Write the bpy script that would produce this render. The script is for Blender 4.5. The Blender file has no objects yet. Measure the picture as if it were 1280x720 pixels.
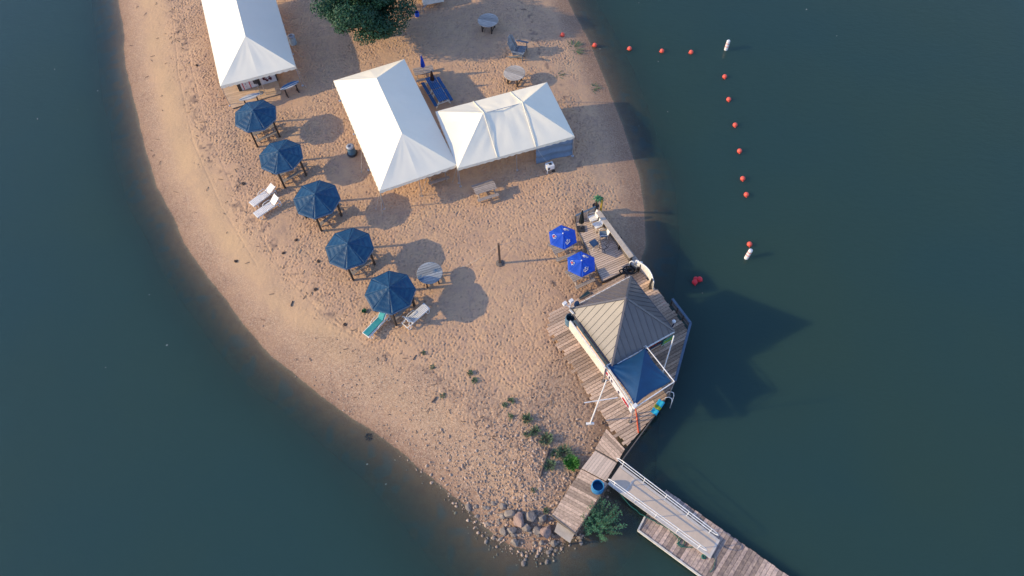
import bpy, bmesh, math, random
import numpy as np
from mathutils import Vector, Matrix
random.seed(7); RNG = np.random.default_rng(11)
S = bpy.context.scene
COL = S.collection
R = math.radians
WL = -0.7                      # lake level; the sand plateau is z = 0
# ------------------------------------------------------------------ camera
CAM_POS = Vector((0, 0, 44.0)); FPX = 930.0
CAM_ROT = Matrix.Rotation(R(31), 3, 'X') @ Matrix.Rotation(R(-3), 3, 'Z')
cd = bpy.data.cameras.new('camera'); cam = bpy.data.objects.new('camera', cd); COL.objects.link(cam)
cam.matrix_world = Matrix.Translation(CAM_POS) @ CAM_ROT.to_4x4()
cd.sensor_width = 36; cd.lens = FPX/1280*36; cd.clip_end = 3000; cd.clip_start = 1
S.camera = cam
def at(px, py, z=0.0):
    """ground survey: where a measured sight line meets the level z"""
    d = CAM_ROT @ Vector(((px-640)/FPX, (360-py)/FPX, -1))
    return CAM_POS + d*((z-CAM_POS.z)/d.z)
# ------------------------------------------------------------------ materials
def newmat(name):
    m = bpy.data.materials.new(name); m.use_nodes = True
    nt = m.node_tree; b = nt.nodes['Principled BSDF']
    return m, nt, nt.nodes, nt.links, b
def nd(N, t, **k):
    n = N.new(t)
    for a, v in k.items():
        if a in n.inputs.keys(): n.inputs[a].default_value = v
        else: setattr(n, a, v)
    return n
def mixc(N, L, fac, a, b, mode='MIX'):
    n = N.new('ShaderNodeMix'); n.data_type = 'RGBA'; n.blend_type = mode
    for s, v in ((0, fac), (6, a), (7, b)):
        if hasattr(v, 'is_output'): L.new(v, n.inputs[s])
        else: n.inputs[s].default_value = v if s == 0 else (*v, 1)[:4]
    return n.outputs[2]
def ramp(N, L, src, a, b):
    n = N.new('ShaderNodeMapRange'); L.new(src, n.inputs[0])
    n.inputs[1].default_value = a; n.inputs[2].default_value = b
    return n.outputs[0]
def M(name, c, c2=None, scale=3.0, stretch=(1,1,1), rough=.6, metal=0, island=0.0, bump=0.0, bscale=30, spec=.4, trans=0.0, wear=None):
    m, nt, N, L, b = newmat(name)
    tc = N.new('ShaderNodeTexCoord'); mp = N.new('ShaderNodeMapping'); mp.inputs['Scale'].default_value = stretch
    L.new(tc.outputs['Object'], mp.inputs[0])
    c2 = c2 or tuple(x*.78 for x in c)
    nz = nd(N, 'ShaderNodeTexNoise', Scale=scale, Detail=5.0, Roughness=.65); L.new(mp.outputs[0], nz.inputs['Vector'])
    f = ramp(N, L, nz.outputs[0], .36, .66)
    out = mixc(N, L, f, c, c2)
    if island:
        g = N.new('ShaderNodeNewGeometry')
        v = nd(N, 'ShaderNodeMapRange'); L.new(g.outputs['Random Per Island'], v.inputs[0])
        v.inputs[3].default_value = 1-island; v.inputs[4].default_value = 1+island*.7
        cb = N.new('ShaderNodeCombineColor')
        for i in range(3): L.new(v.outputs[0], cb.inputs[i])
        out = mixc(N, L, 1.0, out, cb.outputs[0], 'MULTIPLY')
    if wear:
        n2 = nd(N, 'ShaderNodeTexNoise', Scale=wear[1], Detail=6.0, Roughness=.7); L.new(tc.outputs['Object'], n2.inputs['Vector'])
        out = mixc(N, L, ramp(N, L, n2.outputs[0], wear[2], wear[2]+.1), out, wear[0])
    L.new(out, b.inputs['Base Color'])
    b.inputs['Roughness'].default_value = rough; b.inputs['Metallic'].default_value = metal
    b.inputs['Specular IOR Level'].default_value = spec
    if bump:
        n3 = nd(N, 'ShaderNodeTexNoise', Scale=bscale, Detail=4.0); L.new(mp.outputs[0], n3.inputs['Vector'])
        bp = nd(N, 'ShaderNodeBump', Strength=bump, Distance=.05); L.new(n3.outputs[0], bp.inputs['Height']); L.new(bp.outputs[0], b.inputs['Normal'])
    if trans:
        t = N.new('ShaderNodeBsdfTranslucent'); L.new(out, t.inputs[0]); mx = nd(N, 'ShaderNodeMixShader'); mx.inputs[0].default_value = trans
        L.new(b.outputs[0], mx.inputs[1]); L.new(t.outputs[0], mx.inputs[2]); L.new(mx.outputs[0], N['Material Output'].inputs[0])
    return m
m_tent = M('tent_vinyl', (.95,.88,.71), (.92,.85,.685), .5, rough=.55, trans=.12, bump=.06, bscale=1.6)
m_tentw = M('tent_vinyl_wrinkled', (.95,.88,.71), (.92,.85,.685), .7, stretch=(1,1,1), rough=.55, trans=.14, bump=.22, bscale=2.4)
m_alu = M('aluminium_tube', (.62,.63,.65), rough=.35, metal=.8)
m_rope = M('rope', (.5,.46,.4), rough=.9)
m_navy = M('navy_canvas', (.007,.062,.135), (.005,.047,.11), 2.2, rough=.55, island=.12, bump=.35, bscale=9, spec=.35)
m_navyedge = M('navy_fringe', (.12,.22,.34), (.02,.09,.2), 22, rough=.8)
m_post = M('dark_timber_post', (.055,.04,.032), rough=.8)
m_netpost = M('brown_post', (.15,.095,.065), rough=.85)
m_wood = M('weathered_picnic_wood', (.42,.35,.30), (.25,.205,.175), 3, (1.2,14,8), rough=.85, island=.25, bump=.3)
m_grey = M('grey_picnic_wood', (.36,.31,.27), (.22,.19,.17), 3, (1.2,14,8), rough=.85, island=.28, bump=.3)
m_white = M('white_plastic', (.8,.78,.74), (.7,.68,.64), 2, rough=.45)
m_whitep = M('white_paint', (.76,.74,.7), (.62,.6,.56), 4, rough=.5)
m_turq = M('turquoise_cushion', (.015,.24,.26), (.07,.31,.30), 4, rough=.8)
m_cobalt = M('cobalt_canvas', (.004,.075,.50), (.003,.058,.42), 2, rough=.6, island=.1)
m_bluetable = M('blue_plastic_coat', (.01,.10,.26), rough=.45, island=.1)
m_brown = M('brown_canvas', (.05,.025,.02), rough=.85)
m_black = M('black_canvas', (.012,.018,.02), rough=.85)
m_dark = M('dark_metal', (.035,.035,.04), rough=.5)
m_deckA = M('composite_deck_board', (.66,.51,.40), (.56,.43,.335), 2.2, (6,6,6), rough=.85, island=.16, bump=.2)
m_deckB = M('weathered_deck_board', (.66,.47,.335), (.41,.28,.20), 1.6, (5,5,5), rough=.9, island=.42, bump=.4)
m_deckC = M('old_dock_board', (.60,.44,.34), (.30,.225,.205), 1.4, (4,4,4), rough=.9, island=.5, bump=.4)
m_tan = M('tan_platform_board', (.58,.41,.27), (.50,.35,.23), 2.2, rough=.85, island=.12)
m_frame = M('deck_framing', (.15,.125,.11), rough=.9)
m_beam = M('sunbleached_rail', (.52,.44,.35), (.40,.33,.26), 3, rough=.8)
m_roof = M('standing_seam_metal', (.135,.122,.126), (.112,.102,.108), .8, rough=.42, metal=.12, spec=.5)
m_cream = M('cream_board', (.70,.64,.54), rough=.6)
m_steel = M('galvanised_steel', (.42,.43,.44), (.30,.31,.33), 6, rough=.45, metal=.5)
m_blueb = M('blue_barrel_plastic', (.02,.20,.42), (.03,.15,.30), 5, rough=.5)
m_trash = M('dull_blue_bin', (.09,.17,.24), rough=.6)
m_orange = M('orange_buoy', (.80,.115,.075), (.68,.085,.055), 4, rough=.45)
m_pinkbuoy = M('red_buoy', (.74,.03,.045), rough=.45)
m_green = M('palm_green', (.02,.14,.06), rough=.6, island=.3)
m_yellow = M('yellow_paint', (.62,.40,.06), rough=.6)
m_hose = M('green_hose', (.015,.12,.09), rough=.5)
m_blackh = M('black_hose', (.012,.014,.016), rough=.55)
m_red = M('red_paint', (.52,.02,.03), rough=.6)
m_redo = M('orange_strap', (.66,.10,.04), rough=.8)
m_ink = M('dark_ink', (.03,.02,.06), rough=.6)
m_wine = M('wine_print', (.11,.008,.03), (.03,.004,.012), 9, rough=.7)
m_banner = M('banner_vinyl', (.62,.6,.62), rough=.6)
m_cyan = M('cyan_towel', (.02,.38,.58), rough=.9)
m_lime = M('lime_towel', (.36,.46,.04), rough=.9)
m_sail = M('sail_cloth', (.006,.058,.15), (.0048,.046,.12), 1.4, rough=.6, bump=.2, bscale=5)
m_rock = M('boulder', (.29,.24,.20), (.17,.14,.12), 2.5, rough=.95, bump=.6, bscale=9)
m_rockr = M('red_boulder', (.34,.235,.19), (.24,.165,.14), 2.5, rough=.95, bump=.6, bscale=9)
m_gravel = M('gravel', (.48,.345,.25), (.35,.245,.18), 3, rough=.95, island=.4)
m_leaf = M('tree_leaf', (.018,.07,.036), (.035,.11,.05), .7, rough=.55, island=.45, trans=.2)
m_weed = M('weed_leaf', (.09,.16,.09), (.15,.20,.11), 2, rough=.7, island=.4, trans=.2)
m_bright = M('bright_leaf', (.05,.2,.03), (.08,.25,.05), 2, rough=.6, island=.3, trans=.2)
m_bark = M('bark', (.10,.075,.055), rough=.95, bump=.6, bscale=12)
m_twig = M('driftwood', (.15,.11,.09), (.08,.06,.055), 6, rough=.95, island=.4)
m_ramp = M('gangway_plate', (.62,.485,.37), (.53,.42,.325), 1.6, rough=.75, wear=((.27,.16,.11), .9, .66))
m_rampf = M('gangway_frame', (.58,.52,.46), (.47,.43,.39), 4, rough=.6)
m_rail = M('white_handrail', (.78,.76,.74), rough=.4)
m_seat_and_shade = M('slate_cushion_and_counter_shade', (.10,.15,.21), rough=.8)
m_tarp_and_shade = M('tarp_and_curtain_shade', (.17,.24,.33), rough=.7)
m_teal = M('teal_banner', (.02,.2,.22), (.12,.30,.05), 5, rough=.6)
m_darkpanel = M('dark_panel', (.02,.05,.065), rough=.5)
m_adir = M('bluegrey_paint', (.20,.23,.26), (.11,.12,.14), 4, rough=.8, island=.25)
m_surf = M('surfboard_white', (.55,.54,.52), (.42,.43,.44), 3, rough=.4)
m_surfb = M('surfboard_stripe', (.03,.16,.33), rough=.4)
m_cooler = M('pale_blue_plastic', (.35,.45,.55), rough=.5)
# cloth ripples that run in sheets (horizontal rows on the thatch-like canopy fabric come from geometry)
# ------------------------------------------------------------------ mesh builder
class MB:
    def __init__(s): s.v = []; s.f = []
    def add(s, vs, fs):
        o = len(s.v); s.v += [Vector(x) for x in vs]; s.f += [tuple(i+o for i in q) for q in fs]; return s
    def box(s, c, size, ax=None, taper=1.0):
        c = Vector(c); X, Y, Z = ax or (Vector((1,0,0)), Vector((0,1,0)), Vector((0,0,1)))
        hx, hy, hz = (d/2 for d in size); vs = []
        for z in (-hz, hz):
            k = taper if z > 0 else 1
            for a, b in ((-1,-1),(1,-1),(1,1),(-1,1)): vs.append(c+X*(a*hx*k)+Y*(b*hy*k)+Z*z)
        return s.add(vs, [(3,2,1,0),(4,5,6,7),(0,1,5,4),(1,2,6,5),(2,3,7,6),(3,0,4,7)])
    def bar(s, p, q, w, h, up=(0,0,1)):
        p, q = Vector(p), Vector(q); d = q-p; X = d.normalized(); up = Vector(up)
        if abs(X.dot(up)) > .98: up = Vector((0,1,0))
        Y = up.cross(X).normalized(); Z = X.cross(Y)
        return s.box((p+q)/2, (d.length, w, h), (X, Y, Z))
    def path(s, pts, r, n=7, closed=False, r2=None):
        pts = [Vector(p) for p in pts]; m = len(pts); vs = []; fs = []
        prev = None
        for i, p in enumerate(pts):
            if closed: t = pts[(i+1) % m]-pts[i-1]
            else: t = pts[min(i+1, m-1)]-pts[max(i-1, 0)]
            t.normalize()
            if prev is None:
                a = Vector((0,0,1)) if abs(t.z) < .9 else Vector((1,0,0)); u = t.cross(a).normalized()
            else: u = (prev-t*prev.dot(t)).normalized()
            prev = u; w = t.cross(u); rr = r if r2 is None else r+(r2-r)*i/(m-1)
            for k in range(n):
                a = 2*math.pi*k/n; vs.append(p+(u*math.cos(a)+w*math.sin(a))*rr)
        for i in range(m if closed else m-1):
            j = (i+1) % m
            for k in range(n): fs.append((i*n+k, i*n+(k+1) % n, j*n+(k+1) % n, j*n+k))
        if not closed: fs += [tuple(range(n))[::-1], tuple((m-1)*n+k for k in range(n))]
        return s.add(vs, fs)
    def tube(s, p, q, r, n=8, r2=None): return s.path([p, q], r, n, False, r2)
    def lathe(s, prof, c=(0,0,0), n=16, ax=None):
        c = Vector(c); X, Y, Z = ax or (Vector((1,0,0)), Vector((0,1,0)), Vector((0,0,1))); vs = []; fs = []
        for r, z in prof:
            for k in range(n):
                a = 2*math.pi*k/n; vs.append(c+X*(r*math.cos(a))+Y*(r*math.sin(a))+Z*z)
        for i in range(len(prof)-1):
            for k in range(n): fs.append((i*n+k, i*n+(k+1) % n, (i+1)*n+(k+1) % n, (i+1)*n+k))
        fs += [tuple(range(n))[::-1], tuple((len(prof)-1)*n+k for k in range(n))]
        return s.add(vs, fs)
    def ball(s, c, r, n=14, sz=1.0, ax=None):
        return s.lathe([(max(r*math.sin(math.pi*i/9), .002), -r*sz*math.cos(math.pi*i/9)) for i in range(10)], c, n, ax)
    def prism(s, poly, z0, z1):
        n = len(poly); a = [(p[0], p[1], z0) for p in poly]+[(p[0], p[1], z1) for p in poly]
        return s.add(a, [tuple(range(n))[::-1], tuple(range(n, 2*n))]+[(i, (i+1) % n, n+(i+1) % n, n+i) for i in range(n)])
    def grid(s, fn, nu, nv):
        vs = [fn(i/nu, j/nv) for j in range(nv+1) for i in range(nu+1)]; w = nu+1
        return s.add(vs, [(j*w+i, j*w+i+1, (j+1)*w+i+1, (j+1)*w+i) for j in range(nv) for i in range(nu)])
    def patch(s, a, b, c, d, nu, nv, sag=0.0, jit=0.0):
        a, b, c, d = (Vector(x) for x in (a, b, c, d)); nrm = (b-a).cross(d-a).normalized()
        if nrm.z < 0: nrm = -nrm
        ph = [random.random()*6 for _ in range(4)]; tri = (c-d).length < 1e-4
        def fn(u, v):
            p = (a*(1-u)+b*u)*(1-v)+(d*(1-u)+c*u)*v
            e = math.sin(math.pi*u)*math.sin(math.pi*min(v, .999))*(max(0, 1-v)**1.2*2 if tri else 1)
            return p-nrm*(sag*e)+nrm*(jit*e*(math.sin(9*u+ph[0]+4*v)+.6*math.sin(21*u-6*v+ph[1])))
        return s.grid(fn, nu, nv)
    def build(s, name, mat, parent=None, smooth=False, world=False, weld=True, solid=0, bevel=0):
        vs = s.v
        if world and parent is not None:
            rz = Matrix.Rotation(-parent.rotation_euler.z, 3, 'Z'); vs = [rz @ (v-parent.location) for v in vs]
        me = bpy.data.meshes.new(name); me.from_pydata([tuple(v) for v in vs], [], s.f); me.update()
        bm = bmesh.new(); bm.from_mesh(me)
        if weld: bmesh.ops.remove_doubles(bm, verts=bm.verts, dist=.0008)
        if bevel: bmesh.ops.bevel(bm, geom=list(bm.edges), offset=bevel, segments=2, affect='EDGES')
        bmesh.ops.recalc_face_normals(bm, faces=bm.faces)
        bm.to_mesh(me); bm.free()
        if smooth: me.polygons.foreach_set('use_smooth', [True]*len(me.polygons))
        me.materials.append(mat)
        o = bpy.data.objects.new(name, me); COL.objects.link(o)
        if solid:
            md = o.modifiers.new('thickness', 'SOLIDIFY'); md.thickness = solid; md.offset = 0
        if parent is not None: o.parent = parent
        return o
def thing(name, label, cat, loc=(0,0,0), rz=0.0, group=None):
    o = bpy.data.objects.new(name, None); COL.objects.link(o); o.empty_display_size = .3
    o.location = Vector(loc); o.rotation_euler = (0, 0, rz); tag(o, label, cat, group); return o
def tag(o, label, cat, group=None):
    o['label'] = label; o['category'] = cat
    if group: o['group'] = group
    return o
def struct(o, kind='structure'): o['kind'] = kind; return o
def dup(root, loc, rz, label, group=None):
    def cp(o, p):
        c = o.copy(); COL.objects.link(c)
        if p is not None: c.parent = p
        for ch in [x for x in bpy.data.objects if x.parent == o]: cp(ch, c)
        return c
    r = cp(root, None); r.location = Vector(loc); r.rotation_euler = (0, 0, rz); r['label'] = label
    if group: r['group'] = group
    return r
def sub(o, part): o.parent = part; return o       # a piece of a part
def ang(a, b): return math.atan2(b.y-a.y, b.x-a.x)
def XY(v, z): return Vector((v.x, v.y, z))
# ------------------------------------------------------------------ terrain
shore_px = [(139,-420),(137,-250),(142,-120),(150,0),(156,60),(166,120),(182,180),(200,235),(228,297),(262,350),(300,400),(345,447),(400,490),(440,520),(480,550),
    (520,582),(556,612),(585,637),(612,665),(640,683),(668,688),(694,682),(716,676),(732,664),(742,645),(752,625),(760,600),(768,570),(776,530),(783,480),(789,430),
    (794,390),(800,345),(808,305),(806,262),(800,225),(790,185),(776,145),(762,110),(748,78),(733,45),(716,15),(700,-20),(680,-90),(668,-200),(660,-420)]
SH = np.array([(at(x, y, WL).x, at(x, y, WL).y) for x, y in shore_px])
def signed_dist(X, Y):
    """+ inside the beach, - in the lake"""
    P = np.stack([X.ravel(), Y.ravel()], 1); best = np.full(len(P), 1e9); inside = np.zeros(len(P), bool)
    n = len(SH)
    for i in range(n):
        a, b = SH[i], SH[(i+1) % n]; e = b-a; w = P-a
        t = np.clip((w@e)/(e@e), 0, 1); d = w-t[:, None]*e
        best = np.minimum(best, (d*d).sum(1))
        c = ((a[1] > P[:, 1]) != (b[1] > P[:, 1])); xx = (b[0]-a[0])*(P[:, 1]-a[1])/(b[1]-a[1]+1e-12)+a[0]
        inside ^= c & (P[:, 0] < xx)
    d = np.sqrt(best); return np.where(inside, d, -d).reshape(X.shape)
def vnoise(X, Y, s, seed):
    r = np.random.default_rng(seed); T = r.random((128, 128)); x = X/s+300; y = Y/s+300
    i = np.floor(x).astype(int); j = np.floor(y).astype(int); u = x-i; v = y-j; u = u*u*(3-2*u); v = v*v*(3-2*v)
    g = lambda a, b: T[a % 128, b % 128]
    return (g(i, j)*(1-u)+g(i+1, j)*u)*(1-v)+(g(i, j+1)*(1-u)+g(i+1, j+1)*u)*v
def sm(x, a, b): t = np.clip((x-a)/(b-a), 0, 1); return t*t*(3-2*t)
def base_height(X, Y):
    D = signed_dist(X, Y)+(vnoise(X, Y, 4.0, 5)-.5)*.4+(vnoise(X, Y, .8, 6)-.5)*.07
    ins = WL*(1-np.clip(D/6.0, 0, 1))**1.35
    # the lake bed falls away gently off the southern tip and faster elsewhere
    tip = np.exp(-(((X+2)/9)**2+((Y-9)/6)**2))
    slope = .13-.06*tip
    out = WL+D*slope*(1+.55*np.clip(-D, 0, 8)/3)
    h = np.where(D > 0, ins, out)
    return np.maximum(h, -4.0), D
def spaced(a, b, step, far):
    core = np.arange(a, b+step/2, step); lo = []; x = a; s = step
    while x > -far: s *= 1.25; x -= s; lo.append(x)
    hi = []; x = core[-1]; s = step
    while x < far: s *= 1.25; x += s; hi.append(x)
    return np.array(lo[::-1]+list(core)+hi)
def grid_mesh(name, xs, ys, Z, attrs, mat):
    nx, ny = len(xs), len(ys); X, Y = np.meshgrid(xs, ys)
    co = np.stack([X, Y, Z], -1).reshape(-1, 3).astype(np.float32)
    i, j = np.meshgrid(np.arange(nx-1), np.arange(ny-1)); a = (j*nx+i).ravel()
    F = np.stack([a, a+1, a+1+nx, a+nx], 1).astype(np.int32)
    me = bpy.data.meshes.new(name); me.vertices.add(len(co)); me.vertices.foreach_set('co', co.ravel())
    me.loops.add(F.size); me.loops.foreach_set('vertex_index', F.ravel())
    me.polygons.add(len(F)); me.polygons.foreach_set('loop_start', np.arange(0, F.size, 4, dtype=np.int32))
    me.polygons.foreach_set('use_smooth', np.ones(len(F), bool)); me.update(calc_edges=True); me.validate()
    for k, v in attrs.items():
        at_ = me.attributes.new(k, 'FLOAT', 'POINT'); at_.data.foreach_set('value', v.astype(np.float32).ravel())
    me.materials.append(mat); o = bpy.data.objects.new(name, me); COL.objects.link(o); return o
STEP = .06
xs = spaced(-36, 14, STEP, 700); ys = spaced(6, 63, STEP, 700)
X, Y = np.meshgrid(xs, ys); Z, D = base_height(X, Y)
land = sm(D, .5, 4)
# walked sand: stamped footprints
def stamp(Z, n, sig, depth, dens):
    x0, y0 = -36, 6; ix0 = np.searchsorted(xs, x0-1e-6); iy0 = np.searchsorted(ys, y0-1e-6)
    px = RNG.uniform(-34, 13, n*4); py = RNG.uniform(7, 62, n*4)
    gx = np.clip(np.round((px-x0)/STEP).astype(int)+ix0, 6, len(xs)-7); gy = np.clip(np.round((py-y0)/STEP).astype(int)+iy0, 6, len(ys)-7)
    keep = RNG.random(n*4) < dens[gy, gx]; px, py, gx, gy = px[keep][:n], py[keep][:n], gx[keep][:n], gy[keep][:n]
    A = depth*RNG.uniform(.5, 1.2, len(px)); th = RNG.uniform(0, math.pi, len(px)); el = RNG.uniform(1.0, 1.7, len(px))
    acc = np.zeros_like(Z); k = int(math.ceil(sig*3.2/STEP))
    for dj in range(-k, k+1):
        for di in range(-k, k+1):
            dx = xs[gx+di]-px; dy = ys[gy+dj]-py
            a = (dx*np.cos(th)+dy*np.sin(th))/el; b = -dx*np.sin(th)+dy*np.cos(th); r2 = (a*a+b*b)/(sig*sig)
            np.add.at(acc, (gy+dj, gx+di), A*(-1.0+.75*r2)*np.exp(-r2*.9))
    return Z+np.clip(acc, -depth*1.6, depth*1.2)
mid = at(622, 345); calm = np.exp(-(((X-mid.x)/5.2)**2+((Y-mid.y)/5.5)**2))
east = sm(X, -6, 3)
dens = (sm(D, 3.2, 5.6)*(1-east)+sm(D, 1.0, 2.8)*east)*sm(vnoise(X, Y, 2.4, 9)*.7+vnoise(X, Y, .9, 10)*.3, .16, .52)*(1-.8*calm)
Z = stamp(Z, 52000, .055, .052, dens)
# wheel and drag marks across the open sand
def track(Z, pts, sig, depth):
    q = [at(*p) for p in pts]; acc = np.zeros_like(Z)
    for a, b in zip(q[:-1], q[1:]):
        x0, x1 = min(a.x, b.x)-.4, max(a.x, b.x)+.4; y0, y1 = min(a.y, b.y)-.4, max(a.y, b.y)+.4
        i0, i1 = np.searchsorted(xs, [x0, x1]); j0, j1 = np.searchsorted(ys, [y0, y1]); XX, YY = X[j0:j1, i0:i1], Y[j0:j1, i0:i1]
        e = np.array([b.x-a.x, b.y-a.y]); t = np.clip(((XX-a.x)*e[0]+(YY-a.y)*e[1])/(e@e), 0, 1); d2 = (XX-a.x-t*e[0])**2+(YY-a.y-t*e[1])**2
        acc[j0:j1, i0:i1] = np.minimum(acc[j0:j1, i0:i1], -depth*np.exp(-d2/sig**2)+depth*.6*np.exp(-(np.sqrt(d2)-2*sig)**2/sig**2)*(d2 < .16))
    return Z+acc
for pts in ([(640,292),(606,330),(588,378),(596,430),(632,476),(690,520)], [(652,296),(620,336),(603,382),(611,428),(645,470),(700,512)], [(300,190),(310,260),(346,330),(402,392),(470,440)], [(520,300),(600,290),(700,262)], [(560,300),(640,276),(716,240)], [(228,0),(238,80),(258,160),(292,238),(340,318)], [(214,0),(222,90),(240,175),(275,255),(320,330)], [(690,300),(660,350),(650,400),(680,450)]):
    Z = track(Z, pts, .06, .018)
Z = Z+land*((vnoise(X, Y, .22, 21)-.5)*.013+(vnoise(X, Y, 1.6, 22)-.5)*.09)+(vnoise(X, Y, .13, 23)-.5)*.011*(D > -1)
# gravel zones: swash bands and the stony southern tip
tipm = np.exp(-(((X-.5)/4.5)**2+((Y-12.2)/3.6)**2))
south = sm(-Y, -27, -17)*sm(X, -26, -10)
gravel = np.clip(sm(D, -.6, .3)*(1-sm(D, 1.1+4.4*south, 2.6+5.6*south))*(.95+.25*south)+1.2*tipm*sm(D, -1.5, 0)+.55*np.exp(-((D-3.2)/.7)**2)*vnoise(X, Y, 3, 31), 0, 1)
gravel *= .65+.55*vnoise(X, Y, 1.1, 33)
wn = (vnoise(X, Y, 1.2, 41)-.5)*.3
wet = .40*(1-sm(D+wn, .1, 1.7))+.60*(1-sm(D+wn*.5, -.35, .3))
wet = np.maximum(wet, .62*east*(1-sm(D+wn, .1, 2.4)))
golden = np.exp(-((D-2.9)/1.3)**2)*(1-east)*(.4+.6*vnoise(X, Y, 2, 51))
bed = sm(-D, .2, 1.2)*sm(vnoise(X, Y, .55, 61)*.6+vnoise(X, Y, 1.7, 62)*.4, .5, .72)
wrack = np.exp(-((D-4.6-(vnoise(X, Y, 2.5, 44)-.5)*1.6)/.35)**2)*sm(vnoise(X, Y, .28, 45), .55, .9)*.7
Z[D < -14] = -4
def mat_sand():
    m, nt, N, L, b = newmat('beach_sand')
    tc = N.new('ShaderNodeTexCoord')
    def noise(s, d=5., r=.6):
        n = nd(N, 'ShaderNodeTexNoise', Scale=s, Detail=d, Roughness=r); L.new(tc.outputs['Object'], n.inputs['Vector']); return n.outputs[0]
    def attr(k): a = N.new('ShaderNodeAttribute'); a.attribute_name = k; return a.outputs['Fac']
    base = mixc(N, L, ramp(N, L, noise(.22), .3, .7), (.57,.368,.22), (.515,.322,.20))
    base = mixc(N, L, ramp(N, L, noise(1.6), .42, .7), base, (.46,.295,.20))
    n8 = noise(11, 6., .75); base = mixc(N, L, ramp(N, L, n8, .55, .75), base, (.37,.24,.165))
    base = mixc(N, L, attr('golden'), base, (.57,.375,.21))
    # pebbles and shell grit
    vo = nd(N, 'ShaderNodeTexVoronoi', Scale=15.0); L.new(tc.outputs['Object'], vo.inputs['Vector'])
    hsv = N.new('ShaderNodeSeparateColor'); L.new(vo.outputs['Color'], hsv.inputs[0])
    peb = mixc(N, L, hsv.outputs[0], (.23,.145,.10), (.58,.41,.28))
    peb = mixc(N, L, ramp(N, L, hsv.outputs[1], .6, 1.0), peb, (.40,.235,.155))
    mul = N.new('ShaderNodeMath'); mul.operation = 'MULTIPLY'; L.new(attr('gravel'), mul.inputs[0]); mul.inputs[1].default_value = .66
    base = mixc(N, L, mul.outputs[0], base, peb)
    base = mixc(N, L, attr('wrack'), base, (.17,.12,.10))
    wetc = mixc(N, L, 1.0, base, (.46,.415,.43), 'MULTIPLY')
    base = mixc(N, L, attr('wet'), base, wetc)
    base = mixc(N, L, attr('bed'), base, (.17,.14,.125))
    L.new(base, b.inputs['Base Color']); b.inputs['Roughness'].default_value = .95; b.inputs['Specular IOR Level'].default_value = .15
    add = N.new('ShaderNodeMath'); add.operation = 'MULTIPLY_ADD'; L.new(vo.outputs['Distance'], add.inputs[0]); L.new(mul.outputs[0], add.inputs[1]); L.new(n8, add.inputs[2])
    bp = nd(N, 'ShaderNodeBump', Strength=.55, Distance=.04); L.new(add.outputs[0], bp.inputs['Height']); L.new(bp.outputs[0], b.inputs['Normal'])
    return m
ground = struct(grid_mesh('sand_ground', xs, ys, Z, {'gravel': gravel, 'wet': wet, 'wrack': wrack, 'golden': golden, 'bed': bed}, mat_sand()))
def zg(x, y):
    i = np.searchsorted(xs, x); j = np.searchsorted(ys, y); return float(Z[min(j, len(ys)-1), min(i, len(xs)-1)])
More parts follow.
